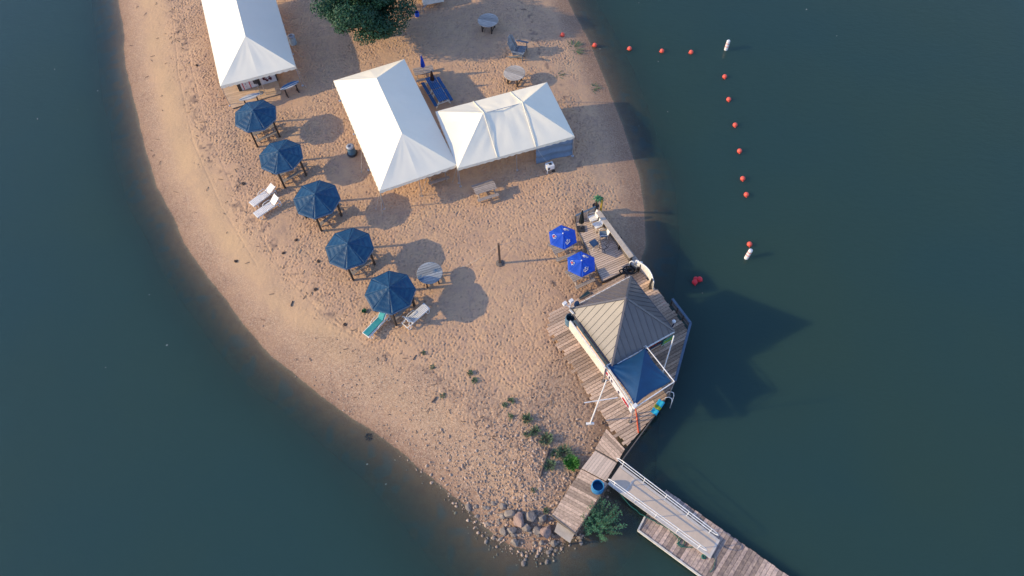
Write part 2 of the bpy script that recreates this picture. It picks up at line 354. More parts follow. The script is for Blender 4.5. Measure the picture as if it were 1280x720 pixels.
# ------------------------------------------------------------------ water
wx = spaced(-48, 50, .4, 900); wy = spaced(3, 66, .4, 900)
WX, WY = np.meshgrid(wx, wy); WZ, WD = base_height(WX, WY); depth = np.clip(WL-WZ, -.5, 4)
def mat_water():
    m, nt, N, L, b = newmat('murky_lake_water'); N.remove(b)
    a = N.new('ShaderNodeAttribute'); a.attribute_name = 'depth'
    e = N.new('ShaderNodeMath'); e.operation = 'MULTIPLY'; L.new(a.outputs['Fac'], e.inputs[0]); e.inputs[1].default_value = -2.7
    ex = N.new('ShaderNodeMath'); ex.operation = 'EXPONENT'; L.new(e.outputs[0], ex.inputs[0])
    mur = N.new('ShaderNodeMath'); mur.operation = 'SUBTRACT'; mur.inputs[0].default_value = 1.0; L.new(ex.outputs[0], mur.inputs[1]); mur.use_clamp = True
    tc = N.new('ShaderNodeTexCoord'); n1 = nd(N, 'ShaderNodeTexNoise', Scale=.06, Detail=3.0); L.new(tc.outputs['Object'], n1.inputs['Vector'])
    col = mixc(N, L, ramp(N, L, n1.outputs[0], .35, .65), (.025,.054,.043), (.021,.052,.048))
    df = N.new('ShaderNodeSubsurfaceScattering'); df.falloff = 'BURLEY'; L.new(col, df.inputs[0]); df.inputs['Scale'].default_value = 1.5; df.inputs['Radius'].default_value = (1,1,1)
    tr = N.new('ShaderNodeBsdfTransparent'); tr.inputs[0].default_value = (.73,.83,.82,1)
    mx = N.new('ShaderNodeMixShader'); L.new(mur.outputs[0], mx.inputs[0]); L.new(tr.outputs[0], mx.inputs[1]); L.new(df.outputs[0], mx.inputs[2])
    gl = N.new('ShaderNodeBsdfGlossy'); gl.inputs['Roughness'].default_value = .12
    fr = N.new('ShaderNodeFresnel'); fr.inputs[0].default_value = 1.42
    mp = N.new('ShaderNodeMapping'); mp.inputs['Scale'].default_value = (.5, 1.0, 1); mp.inputs['Rotation'].default_value = (0,0,R(35)); L.new(tc.outputs['Object'], mp.inputs[0])
    rp = nd(N, 'ShaderNodeTexNoise', Scale=3.0, Detail=4.0, Roughness=.6); L.new(mp.outputs[0], rp.inputs['Vector'])
    bp = nd(N, 'ShaderNodeBump', Strength=.16, Distance=.1); L.new(rp.outputs[0], bp.inputs['Height'])
    for n in (gl, fr, df): L.new(bp.outputs[0], n.inputs['Normal'])
    ge = N.new('ShaderNodeNewGeometry'); fb = N.new('ShaderNodeMath'); fb.operation = 'MULTIPLY_ADD'; L.new(ge.outputs['Backfacing'], fb.inputs[0]); fb.inputs[1].default_value = -1.0; L.new(fr.outputs[0], fb.inputs[2]); fb.use_clamp = True   # straight-through light has no total reflection from below
    m2 = N.new('ShaderNodeMixShader'); L.new(fb.outputs[0], m2.inputs[0]); L.new(mx.outputs[0], m2.inputs[1]); L.new(gl.outputs[0], m2.inputs[2])
    L.new(m2.outputs[0], N['Material Output'].inputs[0]); return m
water = struct(grid_mesh('lake_water', wx, wy, np.full_like(WX, WL), {'depth': depth}, mat_water()))
# ------------------------------------------------------------------ light
EL, AZ = R(24.0), R(3.0)
sd = Vector((math.cos(EL)*math.cos(AZ), math.cos(EL)*math.sin(AZ), -math.sin(EL)))
sl = bpy.data.lights.new('sun', 'SUN'); sl.energy = 2.35; sl.angle = R(.5); sl.color = (1, .79, .44)
so = bpy.data.objects.new('sun', sl); COL.objects.link(so); so.rotation_euler = sd.to_track_quat('-Z', 'Y').to_euler(); so.location = (-60, 30, 40)
w = bpy.data.worlds.new('World'); S.world = w; w.use_nodes = True
nt = w.node_tree; sky = nt.nodes.new('ShaderNodeTexSky'); sky.sky_type = 'NISHITA'; sky.sun_disc = False
sky.sun_elevation = EL; sky.sun_rotation = math.atan2(-sd.x, -sd.y); sky.ozone_density = 3.0; sky.dust_density = .6; sky.air_density = 1.2
bg = nt.nodes['Background']; hs = nt.nodes.new('ShaderNodeHueSaturation'); hs.inputs['Saturation'].default_value = 1.0; hs.inputs['Value'].default_value = 1.0; nt.links.new(sky.outputs[0], hs.inputs['Color']); nt.links.new(mixc(nt.nodes, nt.links, 1.0, hs.outputs[0], (.95,.93,1.08), 'MULTIPLY'), bg.inputs[0]); bg.inputs[1].default_value = .138
S.view_settings.view_transform = 'Standard'; S.view_settings.look = 'None'; S.view_settings.exposure = 1.0; S.view_settings.gamma = 1
# ------------------------------------------------------------------ tents
def rect(FL, FR, BR, BL, z):
    p = [at(*q, z) for q in (FL, FR, BR, BL)]; c = (p[0]+p[1]+p[2]+p[3])/4
    u = ((p[3]-p[0])+(p[2]-p[1])).normalized(); v = Vector((u.y, -u.x, 0)); return c, u, v     # u away, v to the right
def valance(mb, pts, z, drop, seg=.55):
    n = len(pts)
    for i in range(n):
        a, b = pts[i], pts[(i+1) % n]; k = max(2, int((b-a).length/seg)); o = (b-a).normalized(); o = Vector((o.y, -o.x, 0))
        for q in range(k*4):
            def lo(t): return drop*(.82+.18*abs(math.sin(math.pi*t*k)))
            t0, t1 = q/(k*4), (q+1)/(k*4); p0, p1 = a.lerp(b, t0), a.lerp(b, t1)
            w0, w1 = o*.02*math.sin(t0*k*7), o*.02*math.sin(t1*k*7)
            mb.add([XY(p0, z), XY(p1, z), XY(p1, z-lo(t1))+w1, XY(p0, z-lo(t0))+w0], [(0,1,2,3)])
def tent(name, label, c, u, v, Lu, Lv, ze, zr, ridge_along_u, hip, mat, seams=(), posts_u=3, posts_v=3, jit=.01, group=None, ropes=(), dip=0):
    t = thing(name, label, 'tent', XY(c, 0), 0, group)
    if ridge_along_u: A, B, LA, LB = u, v, Lu, Lv
    else: A, B, LA, LB = v, u, Lv, Lu
    def P(a, b, z): return XY(c+A*a+B*b, z)
    ha, hb = LA/2, LB/2; r = ha-hip; mb = MB(); sag = .07
    cuts = [-r]+[s for s in seams]+[r] if r > 0.1 else [-r, r]
    ext = [-ha]+cuts[1:-1]+[ha]
    for sgn in (-1, 1):
        for i in range(len(cuts)-1):
            a0, a1 = cuts[i], cuts[i+1]; e0, e1 = ext[i], ext[i+1]
            mb.patch(P(e0, sgn*hb, ze), P(e1, sgn*hb, ze), P(a1, 0, zr-dip*(abs(a1) < .01)), P(a0, 0, zr-dip*(abs(a0) < .01)), 20, 10, sag, jit)
    for sgn in (-1, 1):
        mb.patch(P(sgn*ha, -hb, ze), P(sgn*ha, 0, ze), P(sgn*r, 0, zr), P(sgn*r, 0, zr), 12, 10, sag*.6, jit)
        mb.patch(P(sgn*ha, 0, ze), P(sgn*ha, hb, ze), P(sgn*r, 0, zr), P(sgn*r, 0, zr), 12, 10, sag*.6, jit)
    mb.build('canopy', mat, t, smooth=True, world=True, weld=False)
    va = MB(); cor = [P(-ha, -hb, 0), P(ha, -hb, 0), P(ha, hb, 0), P(-ha, hb, 0)]
    valance(va, [c2+(c2-XY(c, 0)).normalized()*.012 for c2 in cor], ze-.004, .26); va.build('valance', mat, t, world=True)
    done = []
    for a, b, k in ((cor[0], cor[1], posts_u), (cor[1], cor[2], posts_v), (cor[2], cor[3], posts_u), (cor[3], cor[0], posts_v)):
        for i in range(k-1):
            p = a.lerp(b, i/(k-1)); p = p+(XY(c, 0)-p).normalized()*.06
            m = MB(); m.tube(XY(p, zg(p.x, p.y)-.05), XY(p, ze-.02), .032); m.lathe([(.11, 0), (.11, .012), (.04, .02)], XY(p, zg(p.x, p.y)+.02), 10)
            m.build('post', m_alu, t, world=True)
    fr = MB()
    for a, b in ((0,1),(1,2),(2,3),(3,0)): fr.tube(XY(cor[a]+(XY(c,0)-cor[a]).normalized()*.08, ze-.05), XY(cor[b]+(XY(c,0)-cor[b]).normalized()*.08, ze-.05), .028)
    fr.tube(P(-r, 0, zr-.07), P(r, 0, zr-.07), .028)
    for sa in (-1, 1):
        for sb in (-1, 1): fr.tube(P(sa*r, 0, zr-.07), P(sa*(ha-.1), sb*(hb-.1), ze-.06), .025)
    fr.build('roof_frame', m_alu, t, world=True)
    for p, q in ropes:
        m = MB(); g = at(*q); m.tube(at(p[0], p[1], ze-.05), XY(g, zg(g.x, g.y)), .011, 5); m.tube(XY(g, zg(g.x, g.y)-.05), XY(g, zg(g.x, g.y)+.16), .02, 6)
        m.build('guy_rope', m_rope, t, world=True)
    return t, P
cB, uB, vB = rect((475,238), (571,208), (505,76), (417,98), 2.15)
tent('marquee_tent', 'largest white hip roof marquee, its long side by the navy parasols', cB, uB, vB, 12.15, 5.95, 2.15, 3.85, True, 3.0, m_tent, (-1.4, 1.4), 4, 3,
     ropes=(((417,99),(414,121)), ((430,128),(428,150)), ((452,182),(452,216)), ((475,237),(470,262)), ((475,237),(478,268)), ((535,220),(525,245)), ((571,208),(566,228))))
cC, uC, vC = rect((573,208), (717,172), (683,100), (545,143), 2.15)
tC, PC = tent('marquee_tent', 'three bay white tent with two peaks, joined to the right of the largest marquee', cC, uC, vC, 6.0, 9.1, 2.15, 3.85, False, 3.0, m_tentw, (0,), 3, 4, .022, dip=.22)
m = MB()                     # lacing seams, raised welts across the roof
for s in (-1.5, 1.5):
    for sb in (-1, 1):
        a, b = PC(s*1.0, sb*3.02, 2.17), PC(s, 0, 3.86)
        pts = [a.lerp(b, i/10)-Vector((0,0,.075*math.sin(math.pi*i/10)-.005)) for i in range(11)]; m.path(pts, .028, 6)
m.build('lacing_seam', m_tentw, tC, smooth=True, world=True)
m = MB()                     # side curtain in the right front bay
a, b = PC(1.56, -2.96, 0), PC(4.5, -2.96, 0); nn = Vector((b-a)).normalized(); nn = Vector((nn.y, -nn.x, 0))
m.grid(lambda s, t: XY(a.lerp(b, s), .06+1.98*t)+nn*(.05*math.sin(t*17+s*2)+.05*math.sin(s*9)-.1), 24, 22)
m.build('side_curtain', m_tarp_and_shade, tC, smooth=True, world=True)  # white curtain fabric; its blue shade is painted in with the tarp colour
a, b = at(275,108,2.15), at(370,83,2.15); vA = (b-a).normalized(); uA = Vector((-vA.y, vA.x, 0)); cA = (a+b)/2+uA*6.1
tent('marquee_tent', 'white hip roof tent cropped by the top edge, front end over a timber bar', cA, uA, vA, 12.2, 6.1, 2.15, 3.75, True, 3.05, m_tent, (), 4, 3,
     ropes=(((370,83),(383,110)), ((370,83),(376,92)), ((275,108),(271,122)), ((364,58),(378,72))))
# ------------------------------------------------------------------ navy parasol shelters
def make_shelter(label, g):
    t = thing('parasol_shelter', label, 'parasol', (0,0,0), 0, g)
    ze, zt, Rr = 2.12, 2.70, 1.68
    vs = [Vector((Rr*math.cos(k*math.pi/4), Rr*math.sin(k*math.pi/4), ze)) for k in range(8)]; top = Vector((0,0,zt)); mb = MB()
    for k in range(8):
        a, b = vs[k], vs[(k+1) % 8]; nm = (b-a).cross(top-a).normalized()
        def fn(u, v, a=a, b=b, nm=nm, k=k):
            p = (a*(1-u)+b*u)*(1-v)+top*v; e = math.sin(math.pi*u)
            return p-nm*(.035*e*math.sin(math.pi*v))+nm*(.012*math.sin(v*30+k)*e)
        mb.grid(fn, 8, 24)
    mb.build('canopy', m_navy, t, smooth=True, weld=False, solid=.015)
    m = MB(); valance(m, [v*1.006 for v in vs], ze+.012, .16, .12); m.build('fringe', m_navyedge, t)
    for k in (0, 2, 4, 6):
        m = MB(); p = vs[k]*.79; m.box((p.x, p.y, ze/2-.1), (.135, .135, ze+.22), (Vector((math.cos(k*math.pi/4+.785), math.sin(k*math.pi/4+.785), 0)), Vector((-math.sin(k*math.pi/4+.785), math.cos(k*math.pi/4+.785), 0)), Vector((0,0,1))))
        m.build('post', m_post, t)
    m = MB()
    for k in range(4):
        a, b = vs[2*k]*.79, vs[(2*k+2) % 8]*.79; m.bar(XY(a, ze-.02), XY(b, ze-.02), .05, .1)
    m.build('ring_beam', m_post, t)
    for k in range(8):
        m = MB(); m.bar(XY(vs[k]*.95, ze-.065), Vector((0,0,zt-.11)), .045, .06); m.build('rafter', m_post, t)
    m = MB(); m.lathe([(.10, -.02), (.09, .03), (.02, .07)], (0,0,zt-.02), 10); m.build('cap', m_navy, t)
    return t
def make_picnic(label, cat_mat, L=1.75, g=None, metal=None, W=.74):
    t = thing('picnic_table', label, 'picnic table', (0,0,0), 0, g)
    n = 5; m = MB(); bw = W/n
    for i in range(n): m.box((0, (i-(n-1)/2)*bw, .745), (L+random.uniform(-.02,.02), bw-.024, .04))
    m.build('tabletop', cat_mat, t, weld=False)
    for s in (-1, 1):
        m = MB()
        for q in (-1, 1): m.box((0, s*.68+q*.068, .435), (L, .124, .04))
        m.build('bench', cat_mat, t, weld=False)
    for s in (-1, 1):
        m = MB(); x = s*(L/2-.22)
        for q in (-1, 1): m.bar((x, q*.25, .72), (x, q*.62, -.03), .09, .045, (1,0,0))
        m.bar((x+.05*s, -.8, .39), (x+.05*s, .8, .39), .045, .09); m.bar((x+.05*s, -W/2, .695), (x+.05*s, W/2, .695), .045, .06)
        m.build('leg_frame', metal or cat_mat, t, weld=False)
    m = MB(); m.bar((-(L/2-.2), 0, .42), (-.06, 0, .70), .07, .045); m.bar((L/2-.2, 0, .42), (.06, 0, .70), .07, .045); m.build('brace', metal or cat_mat, t, weld=False)
    return t
SH5 = [((322,184),(350,171),'navy parasol shelter nearest the timber bar, farthest from the camera in its row of five'),
       ((358,235),(383,218),'navy parasol shelter second from the timber bar, level with the blue bin'),
       ((402,289),(427,270),'middle one of five navy parasol shelters, to the right of the two white loungers'),
       ((440,350),(468,332),'navy parasol shelter second nearest the camera, its shadow reaching the round table'),
       ((491.5,407),(518,385),'navy parasol shelter nearest the camera, above the turquoise lounger')]
TL = ['picnic table under the navy parasol shelter beside the timber bar', 'picnic table under the second navy parasol shelter from the timber bar', 'picnic table under the middle navy parasol shelter of five',
      'picnic table under the navy parasol shelter second nearest the camera', 'picnic table under the nearest navy parasol shelter, behind the turquoise lounger']
GS, GP = 'navy parasol shelters along the beach', 'picnic tables under the navy parasols'
for i, (FL, FR, lab) in enumerate(SH5):
    a, b = at(*FL), at(*FR); e = b-a; n = Vector((-e.y, e.x, 0)); c = a+(e+n)/2; rz = ang(c, a); ge = ang(a, b)
    if i == 0:
        sh0 = make_shelter(lab, GS); sh0.location = c; sh0.rotation_euler.z = rz
        pt0 = make_picnic(TL[0], m_grey, 1.75, GP); pt0.location = c+Vector((.1,-.05,.02)); pt0.rotation_euler.z = ge
    else:
        d_ = dup(sh0, c, rz+.07*(i-2), lab); d_.rotation_euler.x = R((0,1.4,-1,.6,-1.3)[i]); d_.rotation_euler.y = R((0,-.8,1.2,1,-.5)[i]); d_.scale = (1,1,(1,.985,1.02,.99,1.01)[i]); dup(pt0, c+Vector((.05*i-.1,-.05,.02)), ge+.06*(i-2), TL[i])
# other picnic tables
pw = make_picnic('sunlit bare timber picnic table standing in front of the three bay tent', m_wood, 1.65); c = at(607,243); pw.location = XY(c, .03); pw.rotation_euler.z = ang(at(588,236), at(611,229))
c = at(546,222); dup(pw, XY(c, .02), ang(at(532,226), at(554,219)), 'timber picnic table half hidden under the front edge of the largest marquee')
c = at(531,97); pwu = dup(pw, XY(c, .02), R(12), 'timber picnic table with the furled cobalt umbrella, behind the largest marquee')
# blue tables
bt = make_picnic('blue coated picnic table with the furled brown umbrella in it', m_bluetable, 1.45, 'blue picnic tables between the tents', m_whitep, .8)
c1, c2 = at(542.5,112), at(551.5,127); az = ang(c1, c2); bt.location = XY(c1, .02); bt.rotation_euler.z = az
dup(bt, XY(c2, .02), az, 'blue coated picnic table beside the back edge of the three bay tent')
# furled umbrellas
def furled(label, loc, z0, h, mat, base=None, cat='umbrella'):
    t = thing('furled_umbrella', label, cat, loc)
    m = MB(); m.tube((0,0,0), (0,0,z0+h), .022); m.build('pole', m_steel, t)
    m = MB(); n = 16; prof = [(.05,z0),(.17,z0+.06),(.15,z0+.3*h),(.10,z0+.65*h),(.035,z0+.97*h),(.01,z0+h)]
    vs = []; fs = []
    for r, z in prof:
        for k in range(n): a = 2*math.pi*k/n; q = r*(1.15 if k % 2 else .72); vs.append((q*math.cos(a), q*math.sin(a), z))
    for i in range(len(prof)-1):
        for k in range(n): fs.append((i*n+k, i*n+(k+1) % n, (i+1)*n+(k+1) % n, (i+1)*n+k))
    fs += [tuple(range(n)), tuple((len(prof)-1)*n+k for k in range(n))]
    m.add(vs, fs); m.lathe([(.11,z0+.34*h),(.12,z0+.36*h),(.11,z0+.38*h)], n=12); m.build('canopy', mat, t)
    m = MB(); m.lathe([(.02, 0), (.03, .04), (.01, .1)], (0,0,z0+h), 8); m.build('finial', m_whitep, t)
    if base:
        m = MB(); m.box((0,0,.05), (.55,.55,.09)); m.lathe([(.06,.09),(.05,.3)], n=10); m.build('base', base, t, bevel=.015)
    return t
furled('furled cobalt blue umbrella standing in a timber picnic table', XY(pwu.location, 0), 1.15, 1.2, m_cobalt)
furled('furled dark brown umbrella standing in a blue picnic table', XY(c1, 0), 1.0, 1.05, m_brown)
# ------------------------------------------------------------------ loungers
def make_lounger(label, back, cushion=None, rail=m_white):
    t = thing('sun_lounger', label, 'sun lounger'); zs = .33; hx = .38; W = .62
    ca, sa = math.cos(back), math.sin(back); bl = .72; hinge = Vector((hx, 0, zs)); dv = Vector((ca,0,sa)); nv = Vector((-sa,0,ca))
    m = MB()
    for s in (-1, 1): m.bar((-1.12, s*(W/2-.025), zs-.03), (.95, s*(W/2-.025), zs-.03), .05, .07)
    for x in (-1.1, -.3, .45, .93): m.bar((x, -W/2, zs-.03), (x, W/2, zs-.03), .05, .05)
    m.build('frame', rail, t, weld=False)
    m = MB(); k = 13
    for i in range(k): x = -1.08+(hx+1.06)*i/k+.03; m.box((x, 0, zs+.017), (.088, W-.02, .022))
    m.build('seat_slats', rail, t, weld=False)
    m = MB()
    for i in range(7): p = hinge+dv*(.06+bl*i/7); m.box(p+nv*.02, (.088, W-.06, .022), (dv, Vector((0,1,0)), nv))
    for s in (-1, 1): m.bar(hinge+Vector((0, s*(W/2-.05), 0)), hinge+dv*(bl+.04)+Vector((0, s*(W/2-.05), 0)), .045, .04)
    m.build('backrest', rail, t, weld=False)
    for s in (-1, 1):
        m = MB(); y = s*(W/2+.03); m.path([(-.28,y,zs-.05),(-.2,y,zs+.12),(-.05,y,zs+.2),(.3,y,zs+.2),(.42,y,zs+.12),(.48,y,zs-.05)], .02, 6); m.build('armrest', rail, t, smooth=True)
        for x in (-.9, .78):
            m = MB(); m.path([(x-.13,y-.03*s,zs-.05),(x-.09,y,.04),(x,y,-.02),(x+.09,y,.04),(x+.13,y-.03*s,zs-.05)], .024, 6); m.build('leg', rail, t, smooth=True)
    if back > .25:
        m = MB(); e = hinge+dv*(bl*.62)
        for s in (-1, 1): m.bar(e+Vector((0, s*.2, -.01)), (e.x+.12, s*.2, zs-.03), .03, .03)
        m.build('back_prop', rail, t, weld=False)
    if cushion:
        m = MB(); m.box((-.36, 0, zs+.065), (1.48, W-.17, .07)); m.build('seat_pad', cushion, t, bevel=.02)
        m = MB(); m.box(hinge+dv*.38+nv*.07, (.72, W-.17, .07), (dv, Vector((0,1,0)), nv)); m.build('back_pad', cushion, t, bevel=.02)
    return t
def place(o, foot, head, z=.02):
    a, b = at(*foot, .3), at(*head, .3); c = (a+b)/2; o.location = Vector((c.x, c.y, zg(c.x, c.y)+z)); o.rotation_euler.z = ang(a, b); return o
place(make_lounger('white slatted lounger with a low back, upper one of the pair left of the parasols', R(24)), (317.5,253), (340.5,236))
place(make_lounger('white slatted lounger with a raised back, lower one of the pair left of the parasols', R(40)), (324.5,266.5), (346,252))
place(make_lounger('white lounger with turquoise cushions in the sand at the nearest navy parasol', R(52), m_turq), (462,414.5), (481,395))
place(make_lounger('empty white lounger facing away, right of the turquoise cushioned lounger', R(60)), (529,386.5), (508,405))
# ------------------------------------------------------------------ round tables
def make_round(label, mat, g):
    t = thing('round_table', label, 'table', (0,0,0), 0, g); m = MB(); r = .87; z = 1.0; n = 9; w = 2*r/n
    for i in range(n):
        y0, y1 = -r+i*w+.012, -r+(i+1)*w-.012; pts = []
        for q in range(5): y = y0+(y1-y0)*q/4; pts.append((math.sqrt(max(r*r-y*y, .002)), y))
        poly = pts+[(-x, y) for x, y in pts[::-1]]; m.prism(poly, z-.05, z+random.uniform(-.004,.004))
    m.build('tabletop', mat, t, weld=False)
    m = MB(); m.path([(r*1.005*math.cos(a*math.pi/16), r*1.005*math.sin(a*math.pi/16), z-.03) for a in range(32)], .022, 6, True); m.build('rim', mat, t, smooth=True)
    for k in range(4):
        a = k*math.pi/2+.785; m = MB(); m.box((.6*math.cos(a), .6*math.sin(a), z/2-.04), (.1,.1,z-.03)); m.build('leg', m_post, t)
    for k in range(2):
        m = MB(); q = .85/2
        if k: m.bar((-q, -q, .12+.002), (-q, q, .12), .05, .09); m.bar((q, -q, .12), (q, q, .12), .05, .09)
        else: m.bar((-q, -q, .9), (q, q, .9), .05, .08); m.bar((-q, q, .905), (q, -q, .905), .05, .08)
        m.build('stretcher' if k else 'cross_beam', m_post, t, weld=False)
    return t
m_rt = M('bleached_table_top', (.50,.45,.39), (.30,.27,.25), 2.2, (1,9,3), rough=.85, island=.3, wear=((.10,.085,.08), 3.2, .64))
m_rtb = M('bleached_table_top_blue', (.36,.37,.37), (.20,.22,.24), 2.2, (1,9,3), rough=.85, island=.3, wear=((.06,.13,.22), 1.3, .5))
GR = 'round bar tables on the sand'
rt = make_round('round plank table in full sun behind the three bay tent', m_rt, GR); rt.location = XY(at(643,91,1.0), 0); rt.rotation_euler.z = R(-28)
r2 = dup(rt, XY(at(610,25,1.0), 0), R(-20), 'round plank table standing in the shade of the tree')
r3 = make_round('round table with a blue worn patch, beside the nearest navy parasol', m_rtb, GR); r3.location = XY(at(537,341,1.0), 0); r3.rotation_euler.z = R(18)
# ------------------------------------------------------------------ oversize adirondack chair
t = thing('adirondack_chair', 'oversized blue grey slatted beach chair in the tree shade, facing the water', 'chair', XY(at(648,68), 0), R(-20))
m = MB(); bk = R(68); dv = Vector((-math.cos(bk), 0, math.sin(bk))); nv = Vector((math.sin(bk), 0, math.cos(bk)))
for i in range(6):
    y = (i-2.5)*.21; h = 1.45-.05*(i-2.5)**2; m.box(Vector((-.3, y, .42))+dv*h/2, (h, .17, .03), (dv, Vector((0,1,0)), nv))
m.build('backrest', m_adir, t, weld=False)
m = MB()
for i in range(6): m.box((.52-i*.16, 0, .50-i*.022), (.14, 1.2, .03))
m.build('seat', m_adir, t, weld=False)
for s in (-1, 1):
    m = MB(); m.box((.15, s*.72, .82), (1.05, .18, .035)); m.build('armrest', m_adir, t)
    m = MB(); m.bar((.55, s*.66, -.03), (.55, s*.66, .80), .05, .12, (0,1,0)); m.build('front_leg', m_adir, t)
    m = MB(); m.bar((.62, s*.6, .46), (-.85, s*.6, 0), .05, .13); m.build('side_rail', m_adir, t)
m = MB()
for q in (.45, 1.1): m.box(Vector((-.33, 0, .42))+dv*q-nv*.03, (.09, 1.2, .035), (dv, Vector((0,1,0)), nv))
m.build('back_batten', m_adir, t, weld=False)
# ------------------------------------------------------------------ bins, generator, net pole, bucket, trailer
def barrel(name, label, loc, mat, r=.3, h=.85, lid=True, cat='bin'):
    t = thing(name, label, cat, loc); m = MB()
    prof = [(r*.9, 0), (r, .06), (r, h*.3), (r*1.04, h*.33), (r, h*.36), (r, h*.64), (r*1.04, h*.67), (r, h*.7), (r, h*.94), (r*.93, h)]
    if not lid: prof += [(r*.86, h), (r*.84, h*.15)]
    m.lathe(prof, n=20); m.build('body', mat, t, smooth=False)
    m = MB()
    if lid: m.lathe([(r*1.05, h), (r*1.07, h+.05), (r*.75, h+.1), (r*.5, h+.1), (r*.48, h+.02)], n=20); m.build('lid', m_steel, t)
    else: m.path([(r*.9*math.cos(k*.314), r*.9*math.sin(k*.314), h) for k in range(20)], .02, 6, True); m.build('rim', mat, t, smooth=True)
    return t
t = barrel('trash_bin', 'dull blue bin with a grey ring lid beside the long side of the largest marquee', XY(at(440.5,192), .03), m_trash, .3, .75)
m = MB(); m.lathe([(.42,0),(.42,.05),(.3,.09)], n=16); m.build('dolly', m_dark, t)
barrel('trash_bin', 'shaded pale blue bin in the shadow of the top left tent', XY(at(367,55), 0), m_cooler, .3, .8)
barrel('rain_barrel', 'open bright blue barrel standing on the boardwalk by the gangway', XY(at(746.5,611,.25), .25), m_blueb, .37, .72, False, 'barrel')
barrel('bucket', 'small cobalt blue bucket in the tree shade near the white trailer', XY(at(521.5,20), 0), m_cobalt, .2, .4, False, 'bucket')
t = thing('portable_generator', 'pale grey wheeled generator box plugged into the three bay tent', 'generator', XY(at(687,213), 0), R(20))
m = MB(); m.box((0,0,.5), (.62,.46,.42)); hou = m.build('housing', m_white, t, bevel=.03)
m = MB(); m.box((.04,0,.735), (.2,.16,.05)); sub(m.build('fuel_cap', m_dark, t), hou)
m = MB(); m.box((-.16,-.24,.5), (.16,.02,.2)); sub(m.build('control_panel', m_dark, t), hou)
for s in (-1, 1):
    m = MB(); m.lathe([(.13,-.03),(.13,.03)], (.2,s*.25,.13), 14, (Vector((1,0,0)), Vector((0,0,1)), Vector((0,1,0)))); m.build('wheel', m_dark, t)
    m = MB(); m.bar((-.25, s*.17, .3), (-.28, s*.2, -.02), .05, .05, (0,1,0)); m.build('leg', m_white, t)
m = MB(); a = at(671,185,2.0)-t.location; a = Matrix.Rotation(-R(20), 3, 'Z') @ a; m.path([Vector((-.05,.1,.72)).lerp(a, i/8)-Vector((0,0,.12*math.sin(math.pi*i/8))) for i in range(9)], .014, 5); m.build('power_cord', m_steel, t)
pb = at(625,329.5)
t = thing('net_post', 'lone timber net post in a footing, standing in open sand', 'post', XY(pb, 0))
m = MB(); m.box((0,0,1.2), (.15,.15,2.5)); m.build('post', m_netpost, t)
m = MB(); m.lathe([(.34,-.05),(.31,.08),(.14,.16)], n=7); m.build('footing', m_frame, t)
m = MB(); q = at(575,335)-XY(pb, 0); m.path([Vector((0,0,2.35)).lerp(q, i/12)-Vector((0,0,.25*math.sin(math.pi*i/12))) for i in range(13)], .009, 5); q = at(646,298)-XY(pb, 0); m.path([Vector((0,0,2.35)).lerp(q, i/12)-Vector((0,0,.2*math.sin(math.pi*i/12))) for i in range(13)], .009, 5)
m.build('guy_line', m_rope, t)
# trailer
p0, p1 = at(530,11), at(555,6.3); rz = ang(p0, p1); uu = (p1-p0).normalized(); nn = Vector((-uu.y, uu.x, 0))
t = thing('utility_trailer', 'white box trailer under a grey blue cover, cropped by the top edge beside the tree', 'trailer', XY((p0+p1)/2+nn*1.3, 0), rz)
m = MB(); m.box((0,0,.72), (1.9,2.8,.62)); m.build('body', m_whitep, t, bevel=.03)
m = MB(); m.box((0,0,1.1), (1.78,2.66,.16), taper=.94); m.build('cover', m_tarp_and_shade, t, bevel=.02)
for s in (-1, 1):
    m = MB(); m.lathe([(.2,-.11),(.33,-.1),(.33,.1),(.2,.11)], (s*1.08,.2,.33), 18, (Vector((0,1,0)), Vector((0,0,1)), Vector((1,0,0)))); wh = m.build('wheel', m_dark, t); m = MB(); m.lathe([(.18,-.115),(.06,-.13),(.06,.13),(.18,.115)], (s*1.08,.2,.33), 14, (Vector((0,1,0)), Vector((0,0,1)), Vector((1,0,0)))); sub(m.build('rim', m_steel, t), wh)
    m = MB(); m.box((s*1.06,.2,.74), (.26,.9,.05)); m.build('mudguard', m_dark, t)
m = MB(); m.bar((-.6,-1.4,.45), (-1.05,-1.75,.45), .07, .07); m.tube((-1.05,-1.75,.45), (-1.05,-1.75,0), .03); m.build('drawbar', m_steel, t)
m = MB(); m.box((.82,-1.407,.72), (.09,.015,.07)); m.build('marker_light', m_dark, t)
